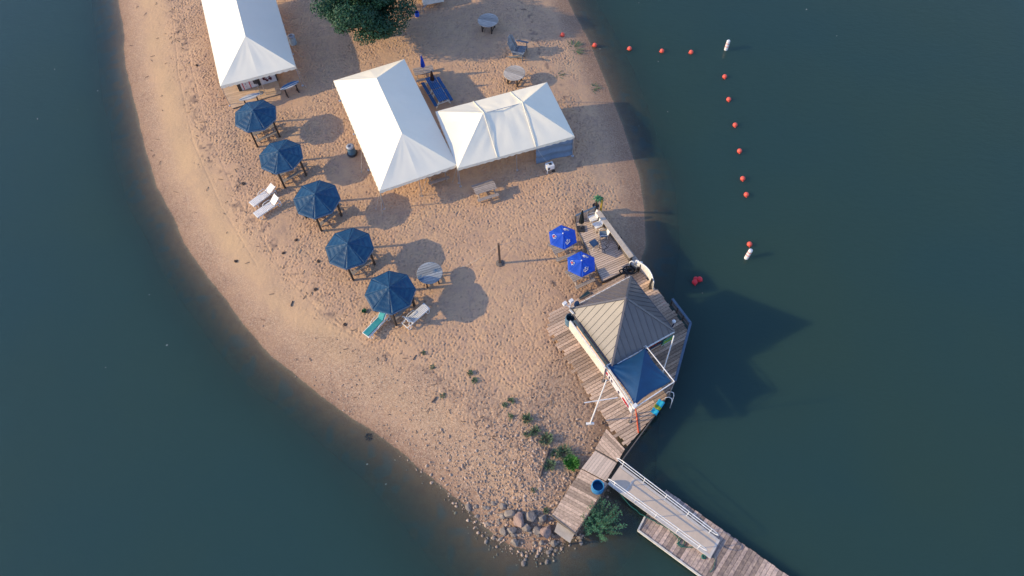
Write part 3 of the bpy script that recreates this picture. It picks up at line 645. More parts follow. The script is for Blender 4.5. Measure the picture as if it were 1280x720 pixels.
# ------------------------------------------------------------------ decks
def clip(poly, n, d, keep_less):
    out = []; k = len(poly)
    for i in range(k):
        a, b = poly[i], poly[(i+1) % k]; fa, fb = a.dot(n)-d, b.dot(n)-d
        if not keep_less: fa, fb = -fa, -fb
        if fa <= 0: out.append(a)
        if (fa < 0 < fb) or (fb < 0 < fa): out.append(a.lerp(b, fa/(fa-fb)))
    return out
def area(p): return abs(sum(p[i].x*p[(i+1) % len(p)].y-p[(i+1) % len(p)].x*p[i].y for i in range(len(p))))/2
def planks(mb, poly, a, w, gap, z1, th=.04, jit=.004, rag=0.0, split=0.0):
    poly = [Vector((p[0], p[1])) for p in poly]; n = Vector((-math.sin(a), math.cos(a))); X = Vector((math.cos(a), math.sin(a)))
    lo = min(p.dot(n) for p in poly); hi = max(p.dot(n) for p in poly); k = max(1, round((hi-lo)/w)); w = (hi-lo)/k
    for i in range(k):
        q = clip(clip(poly, n, lo+i*w+gap/2, False), n, lo+(i+1)*w-gap/2, True)
        if len(q) < 3 or area(q) < .004: continue
        x0, x1 = min(p.dot(X) for p in q), max(p.dot(X) for p in q); pieces = [q]
        if rag: x0 += random.uniform(0, rag); x1 -= random.uniform(0, rag*.5); q = clip(clip(q, X, x0, False), X, x1, True); pieces = [q]
        if split and x1-x0 > 2.2:
            s = random.uniform(x0+.8, x1-.8); pieces = [clip(q, X, s-.006, True), clip(q, X, s+.006, False)]
        for q in pieces:
            if len(q) < 3 or area(q) < .004: continue
            dz = random.uniform(-jit, jit); mb.prism(q, z1-th, z1+dz)
def deck(name, label, sections, z1, piles=(), cat='deck', skirt=None):
    c = sum((Vector((p[0], p[1], 0)) for p in sections[0][0]), Vector())/len(sections[0][0])
    t = thing(name, label, cat, XY(c, 0))
    for k, (poly, a, w, gap, mat, rag, split) in enumerate(sections):
        m = MB(); planks(m, poly, a, w, gap, z1, rag=rag, split=split); m.build('planking', mat, t, world=True, weld=False)
        m = MB(); cc = sum((Vector((p[0], p[1])) for p in poly), Vector((0,0)))/len(poly)
        pl = [cc+(Vector((p[0], p[1]))-cc)*(.86 if rag > .1 else .985) for p in poly]
        m.prism([(p.x, p.y) for p in pl], z1-.20, z1-.055); m.build('joists', m_frame, t, world=True)
    for p in piles:
        m = MB(); m.tube((p[0], p[1], -4), (p[0], p[1], z1-.07), .11, 10); m.build('pile', m_post, t, world=True)
    if skirt:
        for a, b in skirt:
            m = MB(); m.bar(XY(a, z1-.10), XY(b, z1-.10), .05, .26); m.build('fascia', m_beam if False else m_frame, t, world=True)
    return t
def g2(*pts, z=.25): return [at(x, y, z) for x, y in pts]
ZD = .25
up = g2((720.5,285),(718,271),(745.5,259),(797,324),(786,337),(753,352.5))
au = ang(up[1], up[2])
deck('beach_deck', 'pale boarded deck with patio chairs at the water edge above the kiosk', [(up, au-R(2), .16, .03, m_deckA, 0, 0)], .30,
     [(p.x, p.y) for p in (up[2].lerp(up[3], .02), up[2].lerp(up[3], .3), up[2].lerp(up[3], .6), up[3].lerp(up[4], .1))], skirt=[(up[0], up[1]), (up[4], up[5]), (up[5], up[0])])
kd = g2((684,393),(785,339.5),(798,333),(838,381),(861,411),(856,414),(841,484),(820,517),(781,561),(758,536),(682,413))
axW = R(27.6)
kp1 = g2((684,393),(785,339.5),(798,333),(838,381),(861,411),(841,484),(820,517),(781,561),(758,536),(682,413))
kf = g2((758,536),(781,561.5),(772,577),(744,561))
deck('boardwalk', 'broad weathered deck of the bar kiosk, its plank ends buried in the sand', [(kp1, axW, .215, .028, m_deckB, .35, .5), (kf, ang(kf[0], kf[1])+R(3), .2, .02, m_deckB, 0, 0)], ZD,
     [(p.x, p.y) for p in g2((857,412),(848,445),(838,486),(826,505),(808,530),(780,560))], skirt=[tuple(g2((861,411),(841,484))), tuple(g2((841,484),(820,517))), tuple(g2((820,517),(778,574.5)))])
ld1 = g2((744,563),(771,578.5),(757.5,601),(727,585)); ld2 = g2((726.5,586),(757,602),(760,604.5),(719,666),(690,643))
deck('landing', 'lower boardwalk with the bright blue barrel, leading from the kiosk deck to the shore', [(ld1, ang(ld1[0], ld1[3]), .18, .014, m_deckA, 0, 0), (ld2, ang(ld2[0], ld2[1]), .19, .016, m_deckB, .05, 0)], .20,
     [(p.x, p.y) for p in g2((757,603),(738,632),(718,663),(705,652))], skirt=[tuple(g2((761,604),(719.5,667))), tuple(g2((719,666.5),(690,643.5))), tuple(g2((744,562.5),(771,578)))])
st = g2((697,652),(718,667),(712.5,678.5),(693,664), z=.0)
t = thing('step', 'single low timber step at the shore end of the boardwalk', 'step', XY((st[0]+st[2])/2, 0)); m = MB(); planks(m, st, ang(st[0], st[1]), .42, .012, -.06); m.build('tread', m_beam, t, world=True, weld=False)
m = MB()
for p in st: q = p.lerp((st[0]+st[2])/2, .12); m.box((q.x, q.y, -.5), (.09,.09,.82))
m.build('leg', m_post, t, world=True)
# gangway and floating dock
zd = WL+.38
gq = [at(776,581,.28), at(899,675,zd+.12), at(887,697.5,zd+.12), at(759.5,605,.28)]      # right start, right end, left end, left start
t = thing('gangway', 'sloping pale gangway with white handrails between boardwalk and floating dock', 'gangway', gq[0].lerp(gq[3], .5))
def gw(s, w, h=0.0): return (gq[3]*(1-s)+gq[2]*s)*(1-w)+(gq[0]*(1-s)+gq[1]*s)*w+Vector((0,0,h))
m = MB(); m.grid(lambda u, v: gw(u, .13+.74*v, .012), 24, 6); m.build('walkway', m_ramp, t, world=True, solid=.03)
for s in (0, 1):
    m = MB(); m.bar(gw(0, .06+.88*s, -.02), gw(1, .06+.88*s, -.02), .16, .12); m.build('side_beam', m_rampf, t, world=True)
m = MB(); m.bar(gw(.995, 0, .03), gw(.995, 1, .03), .16, .03); m.bar(gw(.16, .14, .034), gw(.16, .86, .034), .10, .012); m.build('flap', m_rampf, t, world=True, weld=False)
m = MB()
for k in range(9): m.bar(gw(.05+k*.11, .05, -.12), gw(.05+k*.11, .95, -.12), .06, .08)
m.build('crossmember', m_rampf, t, world=True, weld=False)
def loop(a, b, w, out):
    dz = .95; lo = .52
    c = lambda s, h: gw(s, w, h)
    pts = [c(a, dz-.05)]
    n = 20
    for i in range(n+1): pts.append(c(a+(b-a)*i/n, dz))
    pts += [c(b+.035, dz-.08), c(b+.05, (dz+lo)/2), c(b+.03, lo+.06)]
    for i in range(n+1): pts.append(c(b+(a-b)*i/n, lo))
    pts += [c(a-.03, lo+.06), c(a-.05, (dz+lo)/2), c(a-.03, dz-.06)]
    return pts
for w_, a_, b_ in ((.965, .0, .92), (.035, .04, .90)):
    m = MB(); m.path(loop(a_, b_, w_, 1), .027, 7, True); hr = m.build('handrail', m_rail, t, smooth=True, world=True, weld=False)
    for k in range(5):
        s = a_+(b_-a_)*(.02+.24*k); m = MB(); m.tube(gw(s, w_, -.05), gw(s, w_, .95), .022); sub(m.build('baluster', m_rail, t, world=True), hr)
dq = [at(806,646,zd), at(833,612,zd), at(981,716,zd)]
e = (dq[2]-dq[1]).normalized(); dl = [at(797.5,663,zd)]
d3 = dl[0]+e*18; d2 = dq[1]+e*18
dpoly = [dl[0], d3, d2, dq[1], dq[0]]
t = thing('floating_dock', 'floating dock of mismatched old boards running off the bottom edge', 'dock', XY(dl[0], 0)); m = MB()
planks(m, dpoly, ang(dl[0], d3)+R(90), .235, .02, zd, jit=.012, rag=.10); m.build('planking', m_deckC, t, world=True, weld=False)
m = MB(); m.bar(XY(dl[0], zd-.02), XY(d3, zd-.02), .1, .16); m.bar(XY(dl[0], zd-.02), XY(dq[0], zd-.02), .1, .16); m.build('edge_beam', m_cream, t, world=True)
m = MB(); cc = (dl[0]+d2)/2; m.prism([((cc+(p-cc)*.98).x, (cc+(p-cc)*.98).y) for p in (dl[0], d3, d2, dq[1])], WL-.3, zd-.06); m.build('float', m_frame, t, world=True)
hp = [(768,609,.1),(785,629,-.1),(800,642,-.25),(818,651,-.25),(836,662,-.25),(846,670,-.25),(851,676,-.25),(846,680,-.25),(850,672,-.25),(857,674,-.25),(853,683,-.25),(846,679,-.25),(851,684,-.25),(862,684,-.25),(868,683,-.25)]
m = MB(); pts = [at(x, y, max(z, zd+.03) if x > 806 else z) for x, y, z in hp]; sp = []
for i in range(len(pts)-1):
    for k in range(4): sp.append(pts[i].lerp(pts[i+1], k/4)+Vector((random.uniform(-.03,.03), random.uniform(-.03,.03), 0)))
m.path(sp, .028, 6); tag(m.build('garden_hose', m_hose, None, smooth=True), 'dark green hose hanging along the gangway and tangled on the floating dock', 'hose')
t = thing('hose_coil', 'small green coil of line lying on the floating dock by the gangway end', 'rope', at(879.5,696,zd+.02)); m = MB()
for k in range(2): m.path([(.11*math.cos(a*.39)*(1-.15*k), .11*math.sin(a*.39)*(1-.15*k), .02+.04*k) for a in range(16)], .035, 6, True)
m.build('coil', m_hose, t, smooth=True); m = MB(); m.path([(.1,.02,.02),(.5,.15,.02),(.62,-.2,.02),(.45,-.65,.02),(.2,-.85,.02)], .018, 6); m.build('loose_end', m_hose, t, smooth=True)
# ------------------------------------------------------------------ kiosk
kc = Vector((6.82, 22.2, 0)); KA = R(27.6); ZE, ZT, HW = 2.45, 5.15, 2.36
t = thing('bar_kiosk', 'square bar kiosk with a ribbed metal pyramid roof on the weathered deck', 'kiosk', XY(kc, ZD), KA)
zb = -ZD
cn = [Vector((-HW,-HW,ZE+zb)), Vector((HW,-HW,ZE+zb)), Vector((HW,HW,ZE+zb)), Vector((-HW,HW,ZE+zb))]; tp = Vector((0,0,ZT+zb))
for k in range(4):
    a, b = cn[k], cn[(k+1) % 4]; nm = (b-a).cross(tp-a).normalized(); m = MB()
    m.add([a, b, tp, a-nm*.05, b-nm*.05, tp-nm*.05], [(0,1,2),(5,4,3),(0,3,4,1)])
    n = 12
    for i in range(1, n):
        s = i/n; p = a.lerp(b, s); mid = (a+b)/2; h = 1-abs(2*s-1); q = p+(tp-mid)*h*.995
        m.bar(p+nm*.012, q+nm*.012, .035, .045, nm)
    m.build('roof_slope', m_roof, t, weld=False)
m = MB()
for c_ in cn: m.bar(c_+Vector((0,0,.02)), tp+Vector((0,0,.03)), .13, .05)
m.lathe([(.16,-.05),(.1,.06),(.02,.1)], tp, 8); m.build('ridge_cap', m_roof, t, weld=False)
for k in range(4):
    a, b = cn[k], cn[(k+1) % 4]; o = ((a+b)/2).normalized(); o.z = 0; m = MB(); m.bar(a+o*.03-Vector((0,0,.07)), b+o*.03-Vector((0,0,.07)), .06, .14); m.build('gutter', m_whitep if k in (0,2) else m_roof, t)
for sx in (-1, 1):
    for sy in (-1, 1):
        m = MB(); m.box((sx*2.05, sy*2.05, 1.05), (.13,.13,2.2)); m.build('post', m_post, t)
for k in range(4):       # serving counters between the posts
    r_ = Matrix.Rotation(k*math.pi/2, 3, 'Z'); X, Yv, Zv = r_ @ Vector((1,0,0)), r_ @ Vector((0,1,0)), Vector((0,0,1))
    m = MB(); m.box(r_ @ Vector((0,-1.97,.52)), (3.9,.07,1.04), (X,Yv,Zv)); m.build('bar_front', m_deckB, t)
    m = MB(); m.box(r_ @ Vector((0,-2.02,1.07)), (3.95,.5,.05), (X,Yv,Zv)); m.build('counter', m_seat_and_shade, t)  # dark slate puts the shade behind the signboard into the counter colour
m = MB(); m.box((.5,.5,.9), (1.2,.9,1.8)); m.build('cold_cabinet', m_steel, t, bevel=.02)
# signboard along the sunny eave
def board(name, label, p, q, z0, z1, mat, cat, extra=None, group=None):
    a, b = XY(p, 0), XY(q, 0); c = (a+b)/2; t = thing(name, label, cat, XY(c, 0), ang(a, b), group); L_ = (b-a).length
    m = MB(); m.box((0,0,(z0+z1)/2), (L_, .05, z1-z0)); pan = m.build('panel', mat, t, bevel=.008)
    if extra: extra(t, L_, pan)
    return t
def sb_extra(t, L_, pan):
    m = MB(); m.box((0,.045,2.72), (L_, .06, .05)); m.build('top_rail', m_whitep, t)
    for s in (-.42, 0, .42):
        m = MB(); m.bar((s*L_, .03, 1.5), (s*L_, .34, 2.36), .04, .04, (1,0,0)); m.build('bracket', m_steel, t)
board('signboard', 'long blank cream board fixed along the sunny side of the kiosk roof', at(712,401.5,2.7), at(756.5,461,2.7), 1.75, 2.7, m_cream, 'sign', sb_extra)
# ------------------------------------------------------------------ shade sail frame
fz = 2.5; A_, B_, C_, D_ = [at(*q, fz) for q in ((758,457),(807,432),(843,477),(793,510))]
t = thing('shade_sail', 'navy shade sail stretched in a white pole frame beside the kiosk', 'shade sail', XY((A_+B_+C_+D_)/4, ZD))
cen = (A_+B_+C_+D_)/4
def P_(p, k=.9, z=0): return cen.lerp(p, k)+Vector((0,0,z))
a2, b2, c2_, d2_ = P_(A_,.97), P_(B_,.93), P_(C_,.90), P_(D_,.93)
m = MB()
for side in (a2, c2_):
    def fn(u, v, side=side):
        u = .5+(u-.5)*(1-.17*math.sin(math.pi*v)); r = b2.lerp(d2_, u)+Vector((0,0,.28*math.sin(math.pi*u)))
        p = r.lerp(side, v); p.z += .02*math.sin(u*26)*math.sin(math.pi*v)*(.3+v)-.10*math.sin(math.pi*v); return p
    m.grid(fn, 28, 16)
m.build('sail', m_sail, t, smooth=True, world=True, weld=False)
for nm_, p, q in (('top_rail', A_, B_), ('top_rail', B_, C_), ('top_rail', C_, D_)):
    m = MB(); m.tube(p, q, .036, 8); m.build(nm_, m_rail, t, smooth=False, world=True)
m = MB(); m.bar(A_, D_, .10, .12); m.build('top_rail', m_cream, t, world=True)
for p, q in ((A_, (753,477)), (B_, None), (C_, (836.5,493)), (D_, (787,527))):
    base = XY(p, ZD) if q is None else at(*q, ZD); base = XY(p, ZD).lerp(base, .35)
    m = MB(); m.tube(base, p, .036, 8); po = m.build('post', m_steel, t, world=True); m = MB(); m.lathe([(.13,0),(.13,.02),(.06,.06)], base, 10); sub(m.build('post_foot', m_frame, t, world=True), po)
m = MB()
for p, q in ((A_, a2), (B_, b2), (C_, c2_), (D_, d2_)): m.tube(p, q, .014, 5)
m.build('tension_cord', m_rope, t, world=True)
m = MB(); m.box(D_+Vector((.03,.10,.05)), (.30,.22,.2), (Vector((math.cos(R(40)), math.sin(R(40)), 0)), Vector((-math.sin(R(40)), math.cos(R(40)), 0)), Vector((0,0,1)))); m.build('lamp_box', m_whitep, t, world=True)
# banner hanging below the rail, printed
def banner_extra(t, L_, pan):
    rs = random.Random(3)
    def marks(name, mat, x0, x1, z0, z1, n, w_):
        m = MB()
        for i in range(n):
            x = x0+(x1-x0)*(i+.5)/n; h = (z1-z0)*rs.uniform(.55, 1); zc = (z0+z1)/2+rs.uniform(-.03,.03); s = (x1-x0)/n*.4
            m.path([(x-s,-.032,zc-h*.4),(x-s*.7,-.032,zc+h*.4),(x+s*.3,-.032,zc+h*.5),(x+s*.8,-.032,zc+.05),(x-s*.1,-.032,zc-.02),(x+s,-.032,zc-h*.5)], w_, 5)
        sub(m.build(name, mat, t, weld=False), pan)
    marks('red_lettering', m_red, .52, 1.22, 1.84, 2.20, 5, .035)
    marks('dark_emblem', m_ink, .02, .18, 1.88, 2.12, 1, .035)
    marks('dark_emblem', m_ink, -.78, -.62, 1.94, 2.16, 1, .035)
    marks('red_emblem', m_red, -1.34, -1.14, 1.95, 2.25, 1, .035)
    m = MB(); m.box((-.98,-.03,2.02), (.12,.012,.36)); sub(m.build('dark_stripe', m_ink, t), pan)
nb = (D_-A_).normalized(); pb_ = Vector((nb.y, -nb.x, 0))
board('banner', 'white banner with red lettering hung under the shade sail rail', A_.lerp(D_, .02)+pb_*.09, A_.lerp(D_, .99)+pb_*.09, 1.72, 2.40, m_banner, 'banner', banner_extra)
# mast
mb0 = at(737.5,530); mt = at(758,475,6.0)
t = thing('flagpole', 'leaning white mast with a crossarm between sand and boardwalk', 'flagpole', XY(mb0, 0)); d_ = mt-XY(mb0, 0)
m = MB(); m.tube((0,0,-.05), d_, .05, 10, .035); m.build('mast', m_rail, t); m = MB()
m.tube(at(730,503.5,3.0)-XY(mb0,0), at(772,497,3.0)-XY(mb0,0), .032, 8); m.build('crossarm', m_rail, t)
m = MB(); m.box((0,0,.06), (.5,.14,.12)); m.build('foot', m_whitep, t)
# things around the kiosk
def pole_thing(name, label, cat, a, b, r, mat): t = thing(name, label, cat, a); m = MB(); m.tube((0,0,0), b-a, r, 8); m.build('pole', mat, t); return t
pole_thing('prop_pole', 'slim white pole leaning from the deck to the water side eave of the kiosk', 'pole', at(828,467,ZD), at(842.5,419.5,2.55), .04, m_rail)
t = thing('floodlight_mast', 'white twin headed floodlight post at the sand side corner of the kiosk', 'lamp post', at(716.5,398,ZD)); hp_ = at(712,384,2.9)-t.location
m = MB(); m.tube((0,0,0), hp_, .045, 8); m.build('post', m_steel, t)
for s, o in ((-1, Vector((-.3,.2,.15))), (1, Vector((.12,.32,.22)))):
    m = MB(); m.tube(hp_, hp_+o, .03, 6); m.box(hp_+o, (.26,.2,.2), (Vector((.8,.6,0)), Vector((-.6,.8,0)), Vector((0,0,1)))); m.build('floodlight', m_rail, t, weld=False)
m = MB(); m.bar(hp_-Vector((0,0,.3)), hp_+Vector((.25,-.3,-.35)), .1, .08); m.build('bracket', m_whitep, t)
barrel('drum', 'grey blue drum under the floodlight post at the kiosk corner', XY(at(713,404,ZD), ZD), m_trash, .36, .8, False, 'drum')
t = thing('dish', 'dark dish aerial on a bracket at the sunny corner of the kiosk roof', 'aerial', at(722,383,2.5)); m = MB(); m.lathe([(.02,0),(.16,.03),(.24,.1),(.23,.11),(.15,.05),(.02,.03)], (0,0,.12), 14, (Vector((.7,.7,0)), Vector((-.4,.4,.82)), Vector((-.55,.55,.6)).normalized())); m.build('reflector', m_seat_and_shade, t)
m = MB(); m.tube((0,0,-.1), (0,0,.18), .025); m.bar((-.35,-.2,.02), (.25,.1,.02), .05, .05); m.build('bracket', m_dark, t)
pn = g2((723.5,373.2),(734.5,363.6),(739,367.2),(725.5,374.4)); t = thing('floor_hatch', 'dark teal hatch cover lying on the deck beside the kiosk roof', 'hatch', XY((pn[0]+pn[2])/2, ZD)); m = MB(); m.prism([(p.x, p.y) for p in pn], ZD+.02, ZD+.07); m.build('cover', m_darkpanel, t, world=True)
m = MB()
for i in range(4): a, b = pn[i], pn[(i+1) % 4]; m.bar(XY(a, ZD+.04), XY(b, ZD+.04), .05, .08)
m.build('rim', m_frame, t, world=True, weld=False)
# hose coil heap, pump, white board on the upper deck edge
t = thing('hose_heap', 'loose heap of black hose at the corner between the kiosk roof and the deck', 'hose', XY(at(784,341,.3), .3)); m = MB(); rs = random.Random(5)
for k in range(7):
    c_ = Vector((rs.uniform(-.3,.35), rs.uniform(-.2,.25), .05+.05*k)); r_ = rs.uniform(.2,.36); tilt = rs.uniform(-.25,.25)
    m.path([(c_.x+r_*math.cos(a*.35)*1.2, c_.y+r_*math.sin(a*.35)*.8, c_.z+tilt*r_*math.sin(a*.35+k)+.12) for a in range(18)], .045, 6, True)
m.build('coils', m_blackh, t, smooth=True)
t = thing('water_pump', 'small grey pump with upright pipes beside the white curved board', 'pump', XY(at(793,334,.3), .3), R(-35)); m = MB(); m.box((0,0,.25), (.55,.4,.5)); m.build('housing', m_steel, t, bevel=.03)
m = MB(); m.path([(-.3,-.3,.1),(-.3,-.3,.8),(-.2,-.25,.95),(0,-.2,.9),(0,-.1,.5)], .045, 8); m.path([(.35,.2,0),(.4,.2,.7),(.3,.1,.8),(.1,.1,.6)], .04, 8); m.build('pipes', m_whitep, t, smooth=True)
m = MB(); m.lathe([(.12,.5),(.14,.55),(.14,.75),(.06,.82)], (.1,.05,0), 12); m.build('motor', m_white, t)
s0, s1 = at(798,329,1.0), at(818,356,1.0); c_ = (s0+s1)/2; t = thing('paddle_board', 'white board with a curved edge fixed outside the deck rail above the water', 'board', XY(c_, .2), ang(s0, s1)); L_ = (s1-s0).length; m = MB()
m.grid(lambda u, v: Vector(((u-.5)*L_, .26*math.sin(math.pi*u)-.1*v, .1+1.1*v)), 22, 8); m.build('panel', m_rail, t, smooth=True, solid=.05)
for s in (-.38, .3):
    m = MB(); m.tube((s*L_, -.1, -.3), (s*L_, .02, 1.0), .04); m.build('strut', m_post, t)
pole_thing('mooring_post', 'short dark post standing in front of the white curved board', 'post', XY(at(812,361,.25), -1.2), XY(at(812,361,.25), 1.5), .07, m_dark)
# deck rail counters
def rail_counter(label, a, b, z0, zt, wd, side_mat, top_mat, sgn=1):
    t = thing('bar_rail', label, 'railing', XY((a+b)/2, .3), ang(a, b)); L_ = (b-a).length
    m = MB(); m.box((0,0,zt-.3), (L_, wd, .05)); m.build('ledge', top_mat, t)
    m = MB(); k = int(L_/.15)
    for i in range(k): m.box((-L_/2+(i+.5)*L_/k, -sgn*wd*.25, (zt-.33)/2-.25), (L_/k-.012, .03, zt-.33+.5))
    m.build('boarding', side_mat, t, weld=False)
    for s in (-.48, -.16, .16, .48):
        m = MB(); m.box((s*L_, sgn*.0, (zt-.33)/2), (.09,.09,zt-.335)); m.build('post', m_post, t)
    return t
ra, rb = at(747.5,264.5,1.3), at(789.5,321.5,1.3)
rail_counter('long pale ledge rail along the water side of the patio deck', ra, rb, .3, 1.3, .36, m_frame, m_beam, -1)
na, nb_ = at(719.5,269.5,1.15), at(744.5,258.3,1.15)
rail_counter('short end rail of the patio deck between the black umbrella and the palm', na, nb_, .3, 1.15, .12, m_deckA, m_seat_and_shade, 1)
# palm, plank, umbrella
t = thing('artificial_palm', 'small artificial palm with green fronds at the corner of the patio deck', 'palm', XY(at(744.5,259.5,.3), .3)); tp_ = at(748.3,247.5,1.75)-t.location
m = MB(); m.path([Vector((0,0,0)), tp_*.35+Vector((-.06,0,0)), tp_*.7+Vector((-.05,0,0)), tp_], .08, 8, False, .05); m.build('trunk', m_post, t)
m = MB(); m.lathe([(.2,-.02),(.26,.25),(.22,.25),(.2,.2)], n=12); m.build('pot', m_dark, t)
for k in range(9):
    a = k*2*math.pi/9+.3; m = MB(); Xd = Vector((math.cos(a), math.sin(a), 0)); Yd = Vector((-Xd.y, Xd.x, 0)); l_ = random.uniform(.34,.46)
    m.grid(lambda u, v: tp_+Xd*(l_*u)+Vector((0,0,.16*math.sin(u*2.2)-.32*u*u))+Yd*((v-.5)*.24*math.sin(math.pi*min(1,.12+.88*u))*(1 if int(u*24) % 2 else .6))+Vector((0,0,-.06*abs(v-.5)*2)), 12, 2); m.build('frond', m_green, t)
pole_thing('yellow_oar', 'yellow plank upright beside the artificial palm on the gravel', 'plank', at(750.8,263.5,0)-Vector((0,0,.1)), at(753,248,1.55), .08, m_yellow)
furled('furled black umbrella on a square base inside the end rail of the patio deck', XY(at(726,286.5,.3), .3), .75, 1.55, m_black, m_dark)
# cobalt hexagonal umbrellas on picnic tables
def make_cobalt(label, g):
    t = thing('table_umbrella', label, 'umbrella', (0,0,0), 0, g); ze, zt, Rr = 1.95, 2.38, 1.04
    vs = [Vector((Rr*math.cos(k*math.pi/3+math.pi/6), Rr*math.sin(k*math.pi/3+math.pi/6), ze)) for k in range(6)]; top = Vector((0,0,zt)); m = MB()
    for k in range(6):
        a, b = vs[k], vs[(k+1) % 6]; nm = (b-a).cross(top-a).normalized()
        m.grid(lambda u, v, a=a, b=b, nm=nm: (a*(1-u)+b*u)*(1-v)+top*v-nm*.03*math.sin(math.pi*u)*math.sin(math.pi*v), 6, 8)
    can = m.build('canopy', m_cobalt, t, smooth=True, weld=False, solid=.01)
    m = MB(); m.tube((0,0,.02), (0,0,zt), .024); m.build('pole', m_steel, t)
    m = MB(); m.lathe([(.045,0),(.05,.04),(.02,.08)], (0,0,zt), 10); m.build('finial', m_rail, t)
    for k in range(6):
        m = MB(); m.tube(vs[k]*.98-Vector((0,0,.01)), top-Vector((0,0,.05)), .012, 5); m.build('rib', m_steel, t)
    for k in (0, 2, 4):     # printed emblem on alternate panels
        a, b = vs[k], vs[(k+1) % 6]; nm = (b-a).cross(top-a).normalized(); c_ = ((a+b)/2).lerp(top, .34)+nm*.012; x = (b-a).normalized(); y = nm.cross(x)
        m = MB()
        for s, pts in enumerate([[(-.2,-.06),(-.14,.07),(-.06,-.02),(.02,.08),(.10,-.01),(.2,.09)], [(-.17,-.11),(0,-.08),(.17,-.03)], [(-.05,.1),(.03,.15),(.12,.13)]]):
            m.path([c_+x*p+y*q for p, q in pts], .020, 5)
        sub(m.build('emblem', m_rail, t, smooth=True), can)
        if k == 2:
            m = MB(); m.lathe([(.07,0),(.07,.02)], c_-x*.02-y*.03, 10, (x, y, nm)); sub(m.build('emblem_dot', m_red, t), can)
    return t
GC = 'cobalt umbrellas over picnic tables'
u1 = at(703.5,296,2.0); u2 = at(726.5,330.5,2.0)
cu = make_cobalt('cobalt blue six sided umbrella farther from the kiosk, next to the furled black umbrella', GC); cu.location = XY(u1, 0); cu.rotation_euler.z = R(2)
dup(cu, XY(u2, .08), R(-3), 'cobalt blue six sided umbrella nearer the kiosk roof, half over the deck edge')
pa = make_picnic('timber picnic table under the cobalt umbrella farther from the kiosk', m_wood, 1.5, 'picnic tables under the cobalt umbrellas'); az = ang(at(696,316), at(722,304)); pa.location = XY(u1, .02); pa.rotation_euler.z = az-.1
dup(pa, XY(u2, .1), az, 'timber picnic table under the cobalt umbrella nearer the kiosk')
# patio chairs
def make_chair(label, mat, g):
    t = thing('patio_chair', label, 'chair', (0,0,0), 0, g)
    m = MB(); m.box((0,0,.43), (.52,.54,.06)); m.build('seat', mat, t, bevel=.015)
    bd = Vector((-.22,0,.97)).normalized(); m = MB(); m.box(Vector((-.28,0,.48))+bd*.26, (.05,.52,.56), (Vector((bd.z,0,-bd.x)), Vector((0,1,0)), bd)); m.build('backrest', m_white if mat is not m_white else mat, t, bevel=.015)
    for s in (-1, 1):
        m = MB(); m.path([(.26,s*.29,0),(.25,s*.29,.62),(.18,s*.29,.66),(-.32,s*.28,.64)], .02, 6); m.build('armrest', m_white, t, smooth=True)
        m = MB(); m.tube((-.24,s*.25,.42), (-.34,s*.27,0), .02); m.build('rear_leg', m_white, t); m = MB(); m.tube((.24,s*.26,.42), (.25,s*.27,0), .02); m.build('front_leg', m_white, t)
    return t
GCH = 'patio chairs on the beach deck'
ch = make_chair('white patio chair tucked into the far corner of the patio deck by the palm', m_white, GCH); ch.location = XY(at(740,277,.3), .3); ch.rotation_euler.z = R(195)
dup(ch, XY(at(746,285.5,.3), .3), R(205), 'white patio chair beside the ledge rail, second from the palm')
chb = make_chair('patio chair with slate seat and white back at the ledge rail of the patio deck', m_seat_and_shade, GCH); chb.location = XY(at(753.5,297,.3), .3); chb.rotation_euler.z = R(180)
t = thing('stool', 'square slate cushioned stool on the patio deck beside the wire ring table', 'stool', XY(at(742,308,.3), .3), R(30)); m = MB(); m.box((0,0,.42), (.52,.52,.09)); m.build('cushion', m_seat_and_shade, t, bevel=.02)
for a in range(4): m = MB(); m.tube((.2*(1 if a < 2 else -1), .2*(1 if a % 2 else -1), .38), (.25*(1 if a < 2 else -1), .25*(1 if a % 2 else -1), 0), .018); m.build('leg', m_white, t)
t = thing('wire_table', 'round bare wire table frame on the patio deck', 'table', XY(at(753,312,.3), .3)); ring = lambda r, z: [(r*math.cos(a*.2618), r*math.sin(a*.2618), z) for a in range(24)]
m = MB(); m.path(ring(.42,.7), .016, 6, True); m.path(ring(.24,.35), .012, 6, True); m.build('ring', m_dark, t, smooth=True)
for k in range(4): a = k*math.pi/2+.4; m = MB(); m.path([(.42*math.cos(a),.42*math.sin(a),.7),(.24*math.cos(a),.24*math.sin(a),.35),(.4*math.cos(a),.4*math.sin(a),0)], .014, 6); m.build('leg', m_dark, t)
# water side of the kiosk deck
ws = g2((838,381),(860.5,411),(841,484)); 
t = thing('deck_railing', 'low blue grey railing round the water corner of the kiosk deck', 'railing', XY(ws[1], ZD))
for a, b in ((ws[0], ws[1]), (ws[1], ws[1].lerp(ws[2], .98))):
    m = MB(); m.bar(XY(a, ZD+.82), XY(b, ZD+.82), .16, .05); m.build('cap_rail', m_seat_and_shade, t, world=True)
    m = MB(); m.bar(XY(a, ZD+.25), XY(b, ZD+.25), .05, .12); m.bar(XY(a, ZD+.52), XY(b, ZD+.52), .05, .12); m.build('rail', m_frame, t, world=True, weld=False)
    for k in range(4):
        p = a.lerp(b, .02+k*.32); m = MB(); m.box((p.x, p.y, ZD+.39), (.09,.09,.8)); m.build('post', m_post, t, world=True)
t = thing('sign', 'dark board with faded red marks under the shaded eave of the kiosk', 'sign', at(818,430.5,1.9), KA); m = MB(); m.box((0,0,0), (1.1,.05,.5)); pan = m.build('panel', m_black, t); m = MB(); rs = random.Random(8)
for k in range(4): m.box((-.4+.25*k, -.035, .04*rs.uniform(-1,1)), (.17,.02,.09))
sub(m.build('red_marks', m_red, t, weld=False), pan)
